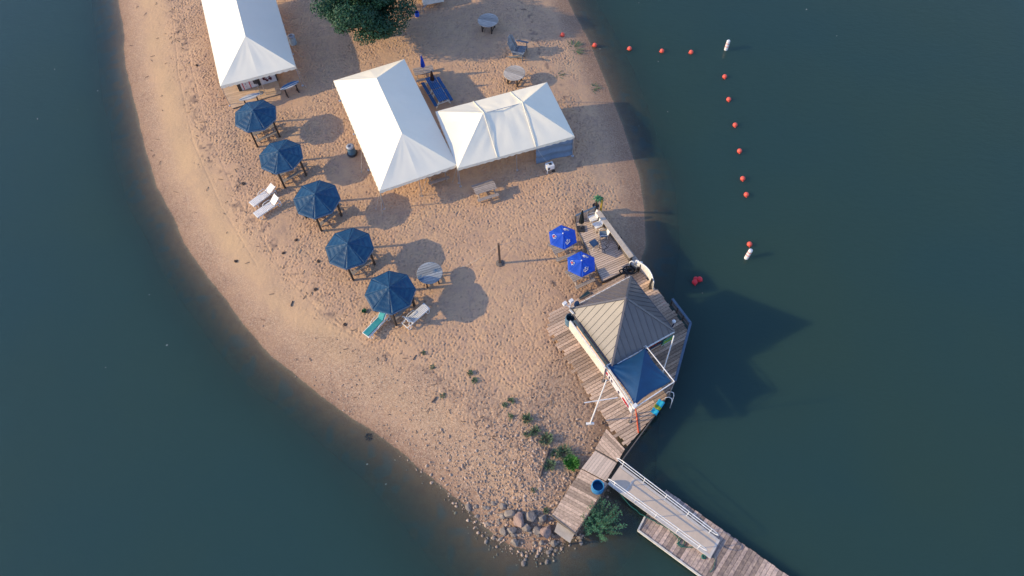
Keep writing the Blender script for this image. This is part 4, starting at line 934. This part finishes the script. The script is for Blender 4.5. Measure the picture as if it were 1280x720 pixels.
t = thing('sign', 'teal and green patterned sheet hung under the water corner of the kiosk roof', 'sign', at(835,425,1.75), KA); m = MB(); m.box((0,0,0), (.8,.04,.62)); pan = m.build('panel', m_teal, t); m = MB()
for k in range(5): m.path([(-.3+.14*k,-.03,-.15+.05*(k % 2)),(-.22+.13*k,-.03,.12-.06*(k % 3))], .03, 5)
sub(m.build('lime_pattern', m_lime, t, weld=False), pan); m = MB(); m.tube((-.45,0,-.36), (.45,0,-.36), .02); m.build('batten', m_rail, t)
t = thing('paddle', 'white paddle with dark bands standing at the water corner of the kiosk', 'paddle', at(835.5,417,ZD+.6)); d_ = at(842.5,401.5,2.55)-t.location; m = MB(); m.tube((0,0,0), d_, .03); m.build('shaft', m_rail, t)
m = MB(); m.ball(d_*.98, .13, 10, 1.0); m.ball(d_*.45, .12, 10, 1.2); m.build('blade', m_rail, t, smooth=True, weld=False); m = MB(); m.tube(d_*.6+Vector((.03,0,0)), d_*.84+Vector((.05,0,0)), .06); m.build('dark_band', m_ink, t)
t = thing('cool_box', 'pale blue cool box by the shaded counter of the kiosk', 'cool box', XY(at(799,444,ZD), ZD), KA); m = MB(); m.box((0,0,.22), (.85,.5,.44)); m.build('body', m_cooler, t, bevel=.03); m = MB(); m.box((0,0,.48), (.88,.53,.08)); m.build('lid', m_cooler, t, bevel=.02)
t = thing('swim_ladder', 'steel swim ladder hooks over the water edge of the boardwalk', 'ladder', XY(at(835,497,ZD), ZD), R(65))
for s in (-.2, .2):
    m = MB(); m.path([(s,-.35,-1.4),(s,-.30,.1),(s,-.22,.5),(s,.0,.55),(s,.15,.3),(s,.16,0)], .026, 7); m.build('stringer', m_rail, t, smooth=True)
m = MB()
for k in range(4): m.tube((-.2,-.32,-.15-.3*k), (.2,-.32,-.15-.3*k), .02)
m.build('rung', m_rail, t, weld=False)
p0, p1 = at(827.5,501,.35), at(817,516.5,.35); t = thing('beach_towel', 'cyan and lime striped towel draped on the water edge of the boardwalk', 'towel', XY((p0+p1)/2, .29), ang(p0, p1)); L_ = (p1-p0).length
def towel(x0, x1, nm_, mat):
    m = MB(); m.grid(lambda u, v: Vector((x0+(x1-x0)*u, (v-.5)*.42, .05+.05*math.sin(9*(x0+(x1-x0)*u))+.03*math.cos(7*v)-(.25*max(0, v-.72)))), 10, 10); m.build(nm_, mat, t, smooth=True, solid=.03)
towel(-L_/2, -.12, 'towel_end', m_cyan); towel(-.11, .14, 'lime_stripe', m_lime); towel(.19, L_/2, 'towel_end', m_cyan)
m = MB(); pts = [at(794.5,511,.9), at(795.5,517,.29), at(796.5,524,.28), at(797,531,.28), at(798.2,541,.28)]; m.path(pts, .045, 6); tag(m.build('orange_strap', m_redo, None, smooth=True), 'orange strap trailing across the boardwalk from the shade sail corner', 'strap')
# ------------------------------------------------------------------ timber bar under the top left tent
bd = g2((276,106),(343,88),(352,116.5),(334,121.5),(290,135.5), z=.12); av = vA
deck('bar_platform', 'pale timber platform of the bar at the front of the top left tent', [(bd, ang(Vector((0,0,0)), av), .24, .014, m_tan, 0, .5)], .12)
b0, b1 = at(299.5,115,.12), at(348,101,.12)
t = thing('bar_counter', 'bar counter faced with two printed banners under the front edge of the top left tent', 'bar counter', XY((b0+b1)/2, .12), ang(b0, b1)); L_ = (b1-b0).length
m = MB(); m.box((0,.3,.5), (L_, .5, 1.0)); m.build('body', m_dark, t); m = MB(); m.box((0,.3,1.03), (L_+.1, .62, .05)); m.build('top', m_beam, t)
m = MB(); m.box((-L_/2+.95,.03,.52), (1.35,.016,.95)); bn1 = m.build('banner', m_banner, t); m = MB(); m.box((L_/2-.72,.03,.52), (1.25,.016,.98)); bn2 = m.build('banner', m_banner, t)
for x in (-L_/2+.46, -L_/2+1.02): m = MB(); m.box((x,.018,.52), (.07,.008,.9)); sub(m.build('red_stripe', m_red, t), bn1)
m = MB(); rs = random.Random(2)
for x in (-L_/2+.7, -L_/2+1.4): m.lathe([(.05,0),(.05,.008)], (x,.022,.6), 8, (Vector((1,0,0)), Vector((0,0,1)), Vector((0,-1,0))))
for i in range(10): m.box((-L_/2+.62+rs.uniform(0,.85), .02, .25+rs.uniform(0,.6)), (.09,.006,.015))
sub(m.build('small_print', m_ink, t, weld=False), bn1); m = MB()
for i in range(16): r_ = rs.uniform(.05,.12); m.lathe([(r_,0),(r_,.01+.0004*i)], (L_/2-.8+rs.gauss(0,.2), .02, .52+rs.gauss(0,.14)), 7, (Vector((1,0,0)), Vector((0,0,1)), Vector((0,-1,0))))
sub(m.build('wine_print', m_wine, t, weld=False), bn2)
def surf_table(label, px0, px1, stripe, g):
    a, b = at(*px0, .95), at(*px1, .95); t = thing('surfboard_table', label, 'table', XY((a+b)/2, .0), ang(a, b), g); L_ = (b-a).length; W = .55
    def outline(u): return W/2*math.sin(math.pi*min(max(u, .02), .98))**.6
    n = 16; pts = [((i/n-.5)*L_, outline(i/n)) for i in range(n+1)]; poly = pts+[(x, -y) for x, y in pts[::-1]]
    m = MB(); m.prism(poly, .89, .95); m.build('board_top', m_surf, t)
    m = MB()
    for y0, y1 in stripe:
        pp = [(x*.96, min(y1, y*.93)) for x, y in pts if y*.93 > y0+.01]; m.prism([(x, y0) for x, y in ((pp[0][0],0),(pp[-1][0],0))]+[p for p in pp[::-1]], .944, .956)
    m.build('stripe', m_surfb, t, weld=False)
    for s in (-.3, .3):
        m = MB(); m.bar((s*L_, 0, 0), (s*L_, 0, .89), .1, .1, (0,1,0)); m.bar((s*L_, -.25, .03), (s*L_, .25, .03), .08, .06); m.build('leg', m_post, t, weld=False)
    return t
GB = 'surfboard shaped bar tables'
surf_table('grey white surfboard shaped table on the bar platform, behind the first navy parasol', (299,125), (324.5,116.5), [(-.03,.03)], GB)
surf_table('blue striped surfboard shaped table at the right end of the bar platform', (350.5,111.5), (373,101), [(.02,.25),(-.16,-.08)], GB)
t = thing('speaker_stand', 'black speaker on a stand in front of the printed bar banners', 'speaker', XY(at(325.5,116,.12), .12)); m = MB(); m.box((0,0,1.35), (.32,.3,.5)); m.build('cabinet', m_dark, t, bevel=.02); m = MB(); m.tube((0,0,0), (0,0,1.12), .03); m.lathe([(.25,0),(.22,.03),(.04,.06)], n=12); m.build('stand', m_steel, t, weld=False)
# ------------------------------------------------------------------ buoys
def make_buoy(label, mat, r, g):
    t = thing('buoy', label, 'buoy', (0,0,0), 0, g); m = MB(); m.ball((0,0,r*.45), r, 16); m.build('float', mat, t, smooth=True)
    m = MB(); m.lathe([(.05,0),(.06,.05),(.03,.09)], (0,-r*.75,r*-.1), 8, (Vector((1,0,0)), Vector((0,0,1)), Vector((0,-1,0)))); m.path([(0,-r*.95,0),(0,-r*1.5,-.06),(.03,-r*2.4,-.12)], .022, 5); m.build('eyelet', mat, t, weld=False)
    return t
GBU = 'orange ball buoys of the swim line'
bl = [(703,47.5,'orange ball buoy stranded on the sand at the shore end of the swim line'), (743.5,56.5,'orange ball buoy at the very waterline, second of the swim line from shore'),
      (787,60.5,'orange ball buoy in the shallows, third of the swim line from shore'), (827.5,63.5,'orange ball buoy fourth of the swim line from shore'), (864,65,'orange ball buoy nearest the far white marker, on its shore side'),
      (906,95.5,'orange ball buoy first below the far white marker'), (911,124,'orange ball buoy second below the far white marker'), (919,156,'orange ball buoy third below the far white marker'),
      (924.5,188.5,'orange ball buoy halfway down the outer side of the swim line'), (928.5,223,'orange ball buoy just above its closest neighbour, low on the outer swim line'), (933,243,'orange ball buoy below its closest neighbour on the outer swim line'),
      (937,305,'orange ball buoy touching the near white marker')]
bu = make_buoy(bl[0][2], m_orange, .19, GBU)
for i, (x, y, lab) in enumerate(bl):
    p = at(x, y, WL+.1); z = max(WL, zg(p.x, p.y)+.08)
    if i == 0: bu.location = XY(p, z); bu.rotation_euler.z = R(-80)
    else: dup(bu, XY(p, z), R(-95 if i < 5 else -5), lab)
br = make_buoy('red ball buoy nearest the camera in the loose cluster of three beside the kiosk', m_pinkbuoy, .2, 'red ball buoys beside the kiosk')
br.location = XY(at(868.5,352.5,WL+.1), WL)
dup(br, XY(at(874.5,349,WL+.1), WL), R(60), 'red ball buoy on the right of the loose cluster of three beside the kiosk')
s_ = dup(br, XY(at(869.8,348.2,WL+.1), WL), R(140), 'red ball buoy at the back of the loose cluster of three, smallest'); s_.scale = (.8,.8,.8)
dup(br, XY(at(829,378.5,WL+.1), WL), R(20), 'red ball buoy half hidden by the water corner of the kiosk deck')
def marker(label, base, top, h):
    a = at(*base, WL); d = at(*top, WL+h)-a; t = thing('marker_buoy', label, 'buoy', a, 0, 'white spar marker buoys'); Zv = d.normalized(); Xv = Zv.cross(Vector((0,1,0))).normalized(); Yv = Zv.cross(Xv); l = d.length; ax = (Xv, Yv, Zv)
    m = MB(); m.lathe([(.13,-.5),(.15,-.45),(.15,l*.93),(.11,l),(.02,l+.01)], n=14, ax=ax); m.build('spar', m_rail, t)
    for k in (.35, .66): m = MB(); m.lathe([(.153,l*k),(.156,l*k+.01),(.156,l*k+.05),(.153,l*k+.06)], n=14, ax=ax); m.build('orange_band', m_orange, t)
    return t
marker('white spar marker with orange bands at the far corner of the swim line', (907.3,62), (911,50.5), .95)
marker('white spar marker with orange bands at the near end of the swim line', (932.8,322.5), (939,312), .8)
# ------------------------------------------------------------------ boulders, gravel
ico = bmesh.new(); bmesh.ops.create_icosphere(ico, subdivisions=1, radius=1); IV1 = [v.co.copy() for v in ico.verts]; IF1 = [tuple(v.index for v in f.verts) for f in ico.faces]; ico.free()
ico = bmesh.new(); bmesh.ops.create_icosphere(ico, subdivisions=3, radius=1); IV3 = [v.co.copy() for v in ico.verts]; IF3 = [tuple(v.index for v in f.verts) for f in ico.faces]; ico.free()
from mathutils import noise as mnoise
def rock_mesh(r, seed):
    rs = random.Random(seed); m = MB(); pl = [(Vector((rs.gauss(0,1), rs.gauss(0,1), rs.gauss(0,.8))).normalized(), rs.uniform(.55,.85)) for _ in range(11)]
    vs = []
    for v in IV3:
        p = v.copy()
        for n, d in pl:
            q = p.dot(n)
            if q > d: p -= n*(q-d)*.92
        p *= 1+.10*mnoise.noise(p*2+Vector((seed,0,0))); vs.append(Vector((p.x*r*1.15, p.y*r*.9, p.z*r*.75)))
    return m.add(vs, IF3)
rocks = [(638.5,642,.42,0,'tan boulder at the left end of the top row by the boardwalk'), (649,650,.50,1,'rust red boulder in the middle of the rock pile'), (663,645.5,.46,0,'flat grey boulder at the top of the pile, right of the rust red one'),
    (678,648,.36,0,'grey boulder at the top right of the pile, nearest the boardwalk'), (658,658.5,.38,0,'upright tan boulder just below the rust red one'), (640,661.5,.33,0,'rounded pale boulder second from the left of the pile'),
    (629,662.5,.31,0,'rounded pale boulder at the far left of the pile'), (671,663,.36,0,'grey boulder low in the pile, left of the large dark one'), (683.5,663.5,.52,1,'large dark reddish boulder touching the timber step'), (643,676.5,.30,0,'small tan boulder lowest in the pile, at the water'),
    (677,677,.20,0,'small pale stone between the timber step and the water'), (726.6,676,.20,0,'small pale stone below the big waterside bush')]
for i, (x, y, r_, red, lab) in enumerate(rocks):
    p = at(x, y, -.3); o = rock_mesh(r_*.86, i+3).build('boulder', m_rockr if red else m_rock, None, smooth=False); o.location = XY(p, zg(p.x, p.y)+r_*.32); o.rotation_euler.z = i*1.3; tag(o, lab, 'rock', 'boulders at the foot of the boardwalk')
def scatter(name, n, x0, x1, y0, y1, dens, size, mat):
    m = MB(); k = 0
    while k < n:
        x, y = random.uniform(x0, x1), random.uniform(y0, y1); i, j = np.searchsorted(xs, x), np.searchsorted(ys, y)
        if random.random() > dens[j, i]: k += .02; continue
        k += 1; r = size*random.choice((.6,.7,.8,1,1,1.3,1.9)); a = random.random()*6.28; c, s = math.cos(a), math.sin(a); sx, sy, sz = r*random.uniform(.8,1.3), r*random.uniform(.6,1), r*random.uniform(.45,.7); z = float(Z[j, i])+sz*.3
        m.add([(x+(v.x*sx*c-v.y*sy*s), y+(v.x*sx*s+v.y*sy*c), z+v.z*sz) for v in IV1], IF1)
    return struct(m.build(name, mat, None, weld=False), 'stuff')
scatter('gravel', 90, -4, 3.2, 8.4, 12, np.clip(tipm*1.5*sm(D, -1.0, .1)*(1-sm(D, 1.6, 2.2)), 0, 1), .13, m_rock)
scatter('gravel', 2600, -9, 6, 8, 17, np.clip(tipm*1.3*sm(D, -1.2, .2), 0, 1), .055, m_gravel)
scatter('gravel', 1900, -30, 2, 8, 40, np.clip(gravel*south*sm(D, -.3, .3), 0, 1), .03, m_gravel)
# ------------------------------------------------------------------ plants
def leaf_cloud(m, c, rad, n, ls, rs, up=.3):
    for _ in range(n):
        d = Vector((rs.gauss(0,1), rs.gauss(0,1), rs.gauss(0,1))).normalized()*(rs.random()**.45); p = c+Vector((d.x*rad.x, d.y*rad.y, d.z*rad.z))
        nrm = (d+Vector((rs.gauss(0,.5), rs.gauss(0,.5), rs.gauss(0,.5)+up))).normalized(); x = nrm.orthogonal().normalized(); x = Matrix.Rotation(rs.random()*6.28, 3, nrm) @ x; y = nrm.cross(x); l = ls*rs.uniform(.6,1.3)
        m.add([p-x*l, p+y*l*.45-nrm*l*.1, p+x*l, p-y*l*.45-nrm*l*.1], [(0,1,2,3)])
def tree(label, base, h, rad, seed, clumps, n, ls=.12):
    rs = random.Random(seed); t = thing('tree', label, 'tree', XY(base, zg(base.x, base.y)-.1)); m = MB(); top = Vector((rs.uniform(-.3,.3), rs.uniform(-.3,.3), h*.62))
    m.path([Vector((0,0,0)), Vector((.05,.03,h*.2)), Vector((-.05,.08,h*.4)), top], .26, 10, False, .12); cs = []
    for k in range(clumps):
        a = k*2.4+rs.random()*.6; e = rs.random()**.6; f = k/clumps; zz = h*(.34+.58*f); rr = rad*(math.sin(math.pi*min(1,.22+.76*f))**.7)*e; c = Vector((rr*math.cos(a), rr*math.sin(a), zz)); cs.append(c)
        s = Vector((0,0,h*(.25+.35*f))); m.path([s, s.lerp(c, .5)+Vector((0,0,.15)), c], .07, 6, False, .02)
    m.build('trunk', m_bark, t, smooth=True); m = MB()
    for c in cs: r_ = rs.uniform(.7,1.15)*rad*.30; leaf_cloud(m, c, Vector((r_*1.15, r_*1.15, r_*.8)), n, ls, rs)
    m.build('crown', m_leaf, t, weld=False); return t
tree('dense dark green tree cropped by the top edge between the two largest tents', at(466,46), 7.4, 3.7, 4, 70, 900)
tree('tall green tree beyond the top edge whose shade falls on the sand', at(490,-50), 9.5, 5.0, 9, 60, 600)
def tuft(label, px, r, h, n, mat, seed, name='weed_tuft', cat='plant', g='weed tufts on the beach'):
    p = at(*px); rs = random.Random(seed); m = MB()
    for k in range(n):
        a = rs.random()*6.28; q = r*rs.random()**.5; b = Vector((q*.55*math.cos(a), q*.55*math.sin(a), 0)); tip = Vector((q*1.25*math.cos(a), q*1.25*math.sin(a), h*rs.uniform(.5,1))); s = Vector((-math.sin(a), math.cos(a), 0))*rs.uniform(.018,.04)
        mid = b.lerp(tip, .55)+Vector((0,0,h*.12)); m.add([b-s*.5, b+s*.5, mid+s, tip, mid-s], [(0,1,2,4),(4,2,3)])
        if k % 2: leaf_cloud(m, mid, Vector((.08,.08,.06)), 3, .055, rs)
    o = m.build(name, mat, None, weld=False); o.location = XY(p, zg(p.x, p.y)-.01); return tag(o, label, cat, g)
tufts = [((587.5,467),.22,.25,60,0,'small green weed, upper of a close pair mid slope below the sand'), ((593,476),.22,.22,60,0,'small green weed, lower of a close pair mid slope below the sand'), ((639,502),.24,.25,60,0,'weed tuft where the line of weeds towards the boardwalk begins'),
    ((631,507),.20,.2,45,0,'thin weed tuft just left of the start of the weed line'), ((637,521),.30,.2,45,0,'sparse pale weed tuft below the start of the weed line'), ((659,524),.40,.35,130,0,'tall narrow weed clump halfway along the weed line'),
    ((669,539),.38,.32,120,0,'weed clump in the weed line above the fallen grey pole'), ((660,542),.30,.25,60,0,'thin weed left of the clump above the fallen grey pole'), ((682.5,549),.48,.4,170,0,'full round weed clump just above the fallen grey pole'),
    ((705,565),.55,.45,200,0,'wide dull weed clump next to the bright green bush'), ((694,566),.35,.3,100,0,'weed between the fallen grey pole and the wide clump'), ((687,581),.45,.35,150,0,'weed clump right beside the lower part of the fallen grey pole'),
    ((714.5,578),.52,.6,330,1,'bright green leafy bush at the edge of the boardwalk'), ((529.5,441.5),.16,.15,35,0,'tiny weed nearest the white lounger on the slope'), ((540,459),.22,.12,35,0,'flat pale weed on the slope left of the close pair'), ((553,494),.22,.12,35,0,'flat weed beside the short dark stick on the slope'),
    ((683,636),.22,.22,60,0,'small green weed in the gravel above the boulders'), ((667,612),.2,.15,40,0,'faint weed in the gravel between pole and boulders'), ((472,395),.001,.001,1,0,None)]
for i, (p, r_, h_, n_, b_, lab) in enumerate(tufts):
    if lab: tuft(lab, p, r_*.9, h_*.85, int(n_*(.9 if b_ else .55)), m_bright if b_ else m_weed, i)
tuft('dark green ball of weed on the sand left of the nearest navy parasol', (455.5,389), .16, .2, 90, m_green, 77, 'weed_tuft')
tuft('pale green shore grass patch in the tree shade beside the stranded buoy', (716,56), 1.1, .07, 70, m_weed, 78, 'weed_tuft')
tuft('pale green grass patch near the water below the stranded buoy', (741,104), .7, .05, 34, m_weed, 79, 'weed_tuft')
tuft('faint grass patch on the sand right of the sunlit round table', (696,91), .7, .05, 30, m_weed, 80, 'weed_tuft')
# waterside bush with long leaves
rs = random.Random(31); bp_ = at(748,657,-.6); m = MB(); ml = MB()
for k in range(80):
    a = rs.random()*6.28; q = 1.35*rs.random()**.6; b = Vector((q*.35*math.cos(a), q*.35*math.sin(a), -.1)); tip = Vector((q*math.cos(a)+.25, q*math.sin(a)+.15, rs.uniform(.7,1.5)*(1.15-q*.35))); pts = [b, b.lerp(tip, .5)+Vector((0,0,.18)), tip]; m.path(pts, .016, 5, False, .006)
    for j in range(44):
        f = rs.uniform(.25,1); p = (b.lerp(tip, f))+Vector((rs.gauss(0,.05), rs.gauss(0,.05), .36*f*(1-f)+rs.gauss(0,.04))); an = rs.random()*6.28; x = Vector((math.cos(an), math.sin(an), rs.uniform(-.2,.5))).normalized(); y = x.cross(Vector((0,0,1))).normalized(); l = rs.uniform(.07,.14); ml.add([p, p+x*l*.5+y*l*.16, p+x*l, p+x*l*.5-y*l*.16], [(0,1,2,3)])
t = thing('shrub', 'big willowy bush in the shallow water beside the boardwalk end', 'bush', XY(bp_, WL)); m.build('stems', m_bark, t, smooth=True, weld=False); ml.build('foliage', M('willow_leaf', (.06,.18,.085), (.11,.25,.11), 1.5, rough=.6, island=.5, trans=.15), t, weld=False)
# driftwood and dark weed clumps
def log(label, a, b, r, cat='driftwood', name='driftwood'):
    p, q = at(*a), at(*b); m = MB(); c = (p+q)/2; m.path([p.lerp(q, i/6)-c+Vector((random.uniform(-.02,.02), random.uniform(-.02,.02), zg(p.lerp(q, i/6).x, p.lerp(q, i/6).y)+r*.7)) for i in range(7)], r, 7, False, r*.7); o = m.build(name, m_twig, None, smooth=True); o.location = XY(c, 0); return tag(o, label, cat)
log('fallen grey pole lying among the weeds beside the boardwalk', (686.5,560), (675,596), .09)
log('short dark stick on the slope above the near shore', (539,502), (545.5,495.5), .06)
log('dark stick on the sand below the row of navy parasols', (362,381), (365,374), .05)
log('thin stick on the sand left of the short dark stick', (516,450), (520,444), .035)
for i, (x, y, r_, lab) in enumerate([(293,323,.2,'pale stone with dark weed on the sand left of the parasols'), (354.5,316,.2,'dark dry weed clump left of the fourth parasol, larger of several'), (370,300,.16,'dark dry weed clump below the two white loungers'), (398,327,.2,'dark dry weed clump close to the second nearest parasol'),
    (304,229,.24,'dark dry weed clump left of the two white loungers'), (394,361,.17,'dark weed clump below the second nearest parasol'), (235,11.6,.2,'dark weed clump left of the top left tent near the top edge'), (246,82,.16,'dark weed clump left of the front corner of the top left tent'), (431,405,.18,'dark weed clump left of the turquoise lounger'), (458,541,.42,'black soaked clump at the near waterline')]):
    tuft(lab, (x, y), r_*.62, .06, 34, m_twig, 200+i, 'dry_weed', 'dry weed', 'dark weed clumps washed up on the sand')
# scattered wrack twigs
m = MB(); k = 0
while k < 270:
    x, y = random.uniform(-34, 3), random.uniform(10, 60); i, j = np.searchsorted(xs, x), np.searchsorted(ys, y); d = D[j, i]
    if d < .4 or d > 9 or random.random() > (.12+.9*math.exp(-((d-4.6)/1.0)**2))*.7: k += .05; continue
    k += 1; a = random.random()*3.14; l = random.uniform(.06,.22); zz = float(Z[j, i])+.015; dx, dy = math.cos(a)*l, math.sin(a)*l; m.path([(x-dx, y-dy, zz), (x+random.uniform(-.03,.03), y, zz+.03), (x+dx, y+dy, zz)], .018, 4)
struct(m.build('wrack_litter', m_twig, None, weld=False), 'stuff')

# pale flecks of foam and leaf drifting on the lake
m = MB(); k = 0
while k < 20:
    x, y = random.uniform(-42, 30), random.uniform(6, 60); i, j = np.searchsorted(xs, x), np.searchsorted(ys, y)
    d = D[min(j, len(ys)-1), min(i, len(xs)-1)]
    if d > -.3 or (d < -9 and random.random() < .85): continue
    k += 1; a = random.random()*3.1; l = random.uniform(.025, .07); m.box((x, y, WL+.006), (l*random.uniform(1, 2.6), l, .008), (Vector((math.cos(a), math.sin(a), 0)), Vector((-math.sin(a), math.cos(a), 0)), Vector((0,0,1))))
struct(m.build('floating_flecks', M('drift_fleck', (.26,.27,.25), rough=.8, island=.5), None, weld=False), 'stuff')
